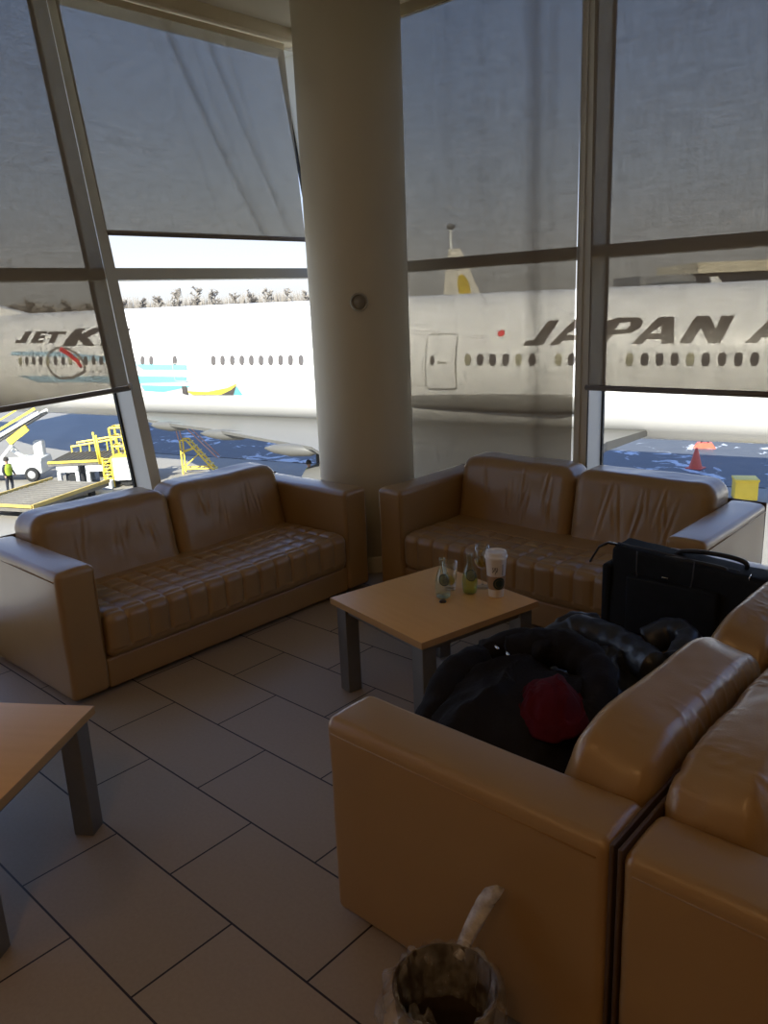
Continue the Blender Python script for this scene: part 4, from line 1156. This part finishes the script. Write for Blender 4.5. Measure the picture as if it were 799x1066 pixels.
M('far_bank', slab([(-260, 20), (-180, 62), (-120, 118), (-60, 190), (20, 300), (120, 330), (120, 420), (-300, 200)], GZ, GZ + 6.2), pmat('far_bank_brown', (.12, .105, .085), rough=.9, var=.3, scale=.05), smooth=False, kind='structure')

tm = thing('terminal_building', 'low terminal building with a long cream roof in the far distance at right', 'building', (-75, 276, GZ), math.atan2(16, 18))
M('roof', box(-34, 60, -8, 30, 12.3, 15.4), TERMW, tm, smooth=False)
M('hall', box(-50, 60, -4, 26, 0, 12.3), TERMG, tm, smooth=False)
M('window_band', box(-48, 60, -4.2, -3.9, 8.2, 10.2), pmat('far_glass', (.12, .14, .16), rough=.2), tm, smooth=False)

def far_jet(label, loc_, rz, L, R, fin_mat, bands, fuselage=True, H=9, emblem=None, chord=(6.0, 3.0)):
    t = thing('far_airliner', label, 'aircraft', loc_, rz)
    st_ = [(-L / 2, .3, R * 2.1), (-L / 2 + 5, R * .7, R * 1.8), (-L / 2 + 10, R, R * 1.6), (L / 2 - 6, R, R * 1.6), (L / 2 - 2.5, R * .8, R * 1.5), (L / 2 - .6, R * .4, R * 1.35), (L / 2, .08, R * 1.3)]
    M('fuselage', fus(st_, 32), WHITE_AC, t)
    x0 = -L / 2 + 9
    pts = [(x0, R * 2.3), (x0 - 5.5, R * 2.3 + H), (x0 - 5.5 - chord[1], R * 2.3 + H), (x0 - chord[0] - 1.5, R * 2.3)]
    V = [(x, y, z) for y in (-.25, .25) for x, z in pts]
    fo = M('tail_fin', (V, [(0, 1, 2, 3), (7, 6, 5, 4)] + [(i, (i + 1) % 4, (i + 1) % 4 + 4, i + 4) for i in range(4)]), fin_mat, t, smooth=False)
    for a, b in bands:
        def lx(q, side):  # x on leading / trailing edge at fraction q
            A, B = (pts[0], pts[1]) if side == 0 else (pts[3], pts[2])
            return A[0] + (B[0] - A[0]) * q
        za, zb = R * 2.3 + H * a, R * 2.3 + H * b
        for y in (-.3, .3):
            M('fin_band', ([(lx(a, 0), y, za), (lx(b, 0), y, zb), (lx(b, 1), y, zb), (lx(a, 1), y, za)], [(0, 1, 2, 3)]), REDP, fo, smooth=False)
    if emblem:
        for y in (-.32, .32):
            P_ = []
            for i in range(24):
                a = 2 * PI * i / 24
                P_.append((pts[0][0] - 4.9 + 1.15 * math.cos(a) - .18 * math.sin(a) * 2.6, y, R * 2.3 + H * .42 + 2.6 * math.sin(a)))
            M('emblem', (P_, [tuple(range(24))]), emblem, fo, smooth=False)
    M('wing', wing([(3, -1, R * 1.2), (-2, -L * .42, R * 1.6), (-3.5, -L * .42, R * 1.6), (-3, -1, R * 1.2)], [.5, .2, .1, .3]), GREY_AC, t, smooth=False)
    M('landing_gear', merge(tube([(0, -2, R), (0, -2, 0)], .3, 8), tube([(0, 2, R), (0, 2, 0)], .3, 8), tube([(L / 2 - 5, 0, R), (L / 2 - 5, 0, 0)], .25, 8)), TYRE, t)
    return t
# local +x points to the nose
far_jet('distant white jet whose tail fin carries a yellow emblem', (-79.5, 138.0, GZ), .74, 44, 2.0, CREAM, [], H=12.5, emblem=OCHRE, chord=(8.0, 2.2))
far_jet('distant white jet with a plain white tail fin, in front of the terminal', (-42.5, 160.0, GZ), .85, 40, 1.9, WHITE_AC, [], H=5.6, chord=(3.2, 1.3))
far_jet('distant jet with red bands across its tail fin, by the terminal', (-44, 198, GZ), .9, 40, 2.0, WHITE_AC, [(.15, .40), (.6, .85)], H=5.6, chord=(3.2, 1.6))
far_jet('distant white jet with a rounded nose showing above the fuselage in the right window', (-63.5, 96.0, GZ), .72, 34, 1.95, WHITE_AC, [], H=1.0)
pl = thing('light_mast', 'thin mast with a lamp head beside the distant tail fin', 'mast', (-95.2, 125.4, GZ))
M('pole', tube([(0, 0, 0), (0, 0, 21)], [.42, .26], 10), GSEWHITE, pl)
M('lamp_head', lathe([(.1, 20.6), (.75, 20.9), (.75, 21.5), (.1, 21.7)], 16), GSEGREY, pl)

# ================================================================== LIGHT AND CAMERA
w = bpy.data.worlds.new('World'); scene.world = w; w.use_nodes = True
nt = w.node_tree; nt.nodes.clear()
wo = nt.nodes.new('ShaderNodeOutputWorld'); bgn = nt.nodes.new('ShaderNodeBackground')
SUN_EL, SUN_AZ = math.radians(36), math.atan2(.30, -.95)   # azimuth measured from +Y towards +X
# clear winter sky: pale near the horizon, blue above
gtc = nt.nodes.new('ShaderNodeTexCoord'); sx = nt.nodes.new('ShaderNodeSeparateXYZ')
nt.links.new(gtc.outputs['Generated'], sx.inputs[0])
rp = nt.nodes.new('ShaderNodeValToRGB'); el = rp.color_ramp.elements
el[0].position = 0.0; el[0].color = (.68, .68, .69, 1)
el[1].position = 1.0; el[1].color = (.15, .28, .70, 1)
for p_, c_ in ((.04, (.78, .80, .86, 1)), (.13, (.60, .71, .94, 1)), (.22, (.44, .59, .95, 1)), (.36, (.30, .47, .93, 1))):
    e_ = el.new(p_); e_.color = c_
nt.links.new(sx.outputs['Z'], rp.inputs[0])
bgn.inputs['Strength'].default_value = SKY_STRENGTH
nt.links.new(rp.outputs[0], bgn.inputs[0]); nt.links.new(bgn.outputs[0], wo.inputs[0])
sd = bpy.data.lights.new('sun', 'SUN'); sd.energy = SUN_STRENGTH; sd.angle = math.radians(.53); sd.color = (1.0, .95, .86)
so = bpy.data.objects.new('sun', sd); link(so)
sdir = Vector((math.sin(SUN_AZ) * math.cos(SUN_EL), math.cos(SUN_AZ) * math.cos(SUN_EL), math.sin(SUN_EL)))
so.rotation_euler = sdir.to_track_quat('Z', 'Y').to_euler(); so.location = (0, -20, 30)
def lamp(x, y, e, size=.5):
    l = bpy.data.lights.new('ceiling_light', 'AREA'); l.shape = 'DISK'; l.size = size; l.energy = e; l.color = (1.0, .55, .22)
    o = bpy.data.objects.new('ceiling_light', l); o.location = (x, y, H_CEIL - .02); link(o)
for x, y, e in LAMPS: lamp(x, y, e)

cd = bpy.data.cameras.new('camera'); cam = bpy.data.objects.new('camera', cd); link(cam)
cd.sensor_fit = 'VERTICAL'; cd.sensor_height = 24.0
cd.lens = 819.105 / 1066 * 24.0; cd.clip_start = .05; cd.clip_end = 2000
pitch, roll, yaw = .26199, .0427, .74355
cp, sp = math.cos(pitch), math.sin(pitch)
fwd = Vector((0, cp, -sp)); rt = Vector((1, 0, 0)); dn = Vector((0, -sp, -cp))
r2 = math.cos(roll) * rt + math.sin(roll) * dn
d2_ = -math.sin(roll) * rt + math.cos(roll) * dn
RZ = Matrix.Rotation(yaw, 3, 'Z')
fwd, r2, d2_ = RZ @ fwd, RZ @ r2, RZ @ d2_
m = Matrix((( r2.x, -d2_.x, -fwd.x, 0), (r2.y, -d2_.y, -fwd.y, 0), (r2.z, -d2_.z, -fwd.z, 1.62117), (0, 0, 0, 1)))
cam.matrix_world = m
scene.camera = cam
scene.view_settings.view_transform = 'Standard'; scene.view_settings.look = 'None'
scene.view_settings.gamma = 1.0; scene.view_settings.use_curve_mapping = False
scene.view_settings.exposure = EXPOSURE
scene.cycles.use_denoising = True
scene.cycles.max_bounces = 10; scene.cycles.diffuse_bounces = 6; scene.cycles.glossy_bounces = 4
scene.cycles.transparent_max_bounces = 24; scene.cycles.transmission_bounces = 6
scene.cycles.caustics_reflective = False; scene.cycles.caustics_refractive = False
scene.cycles.sample_clamp_indirect = 6.0
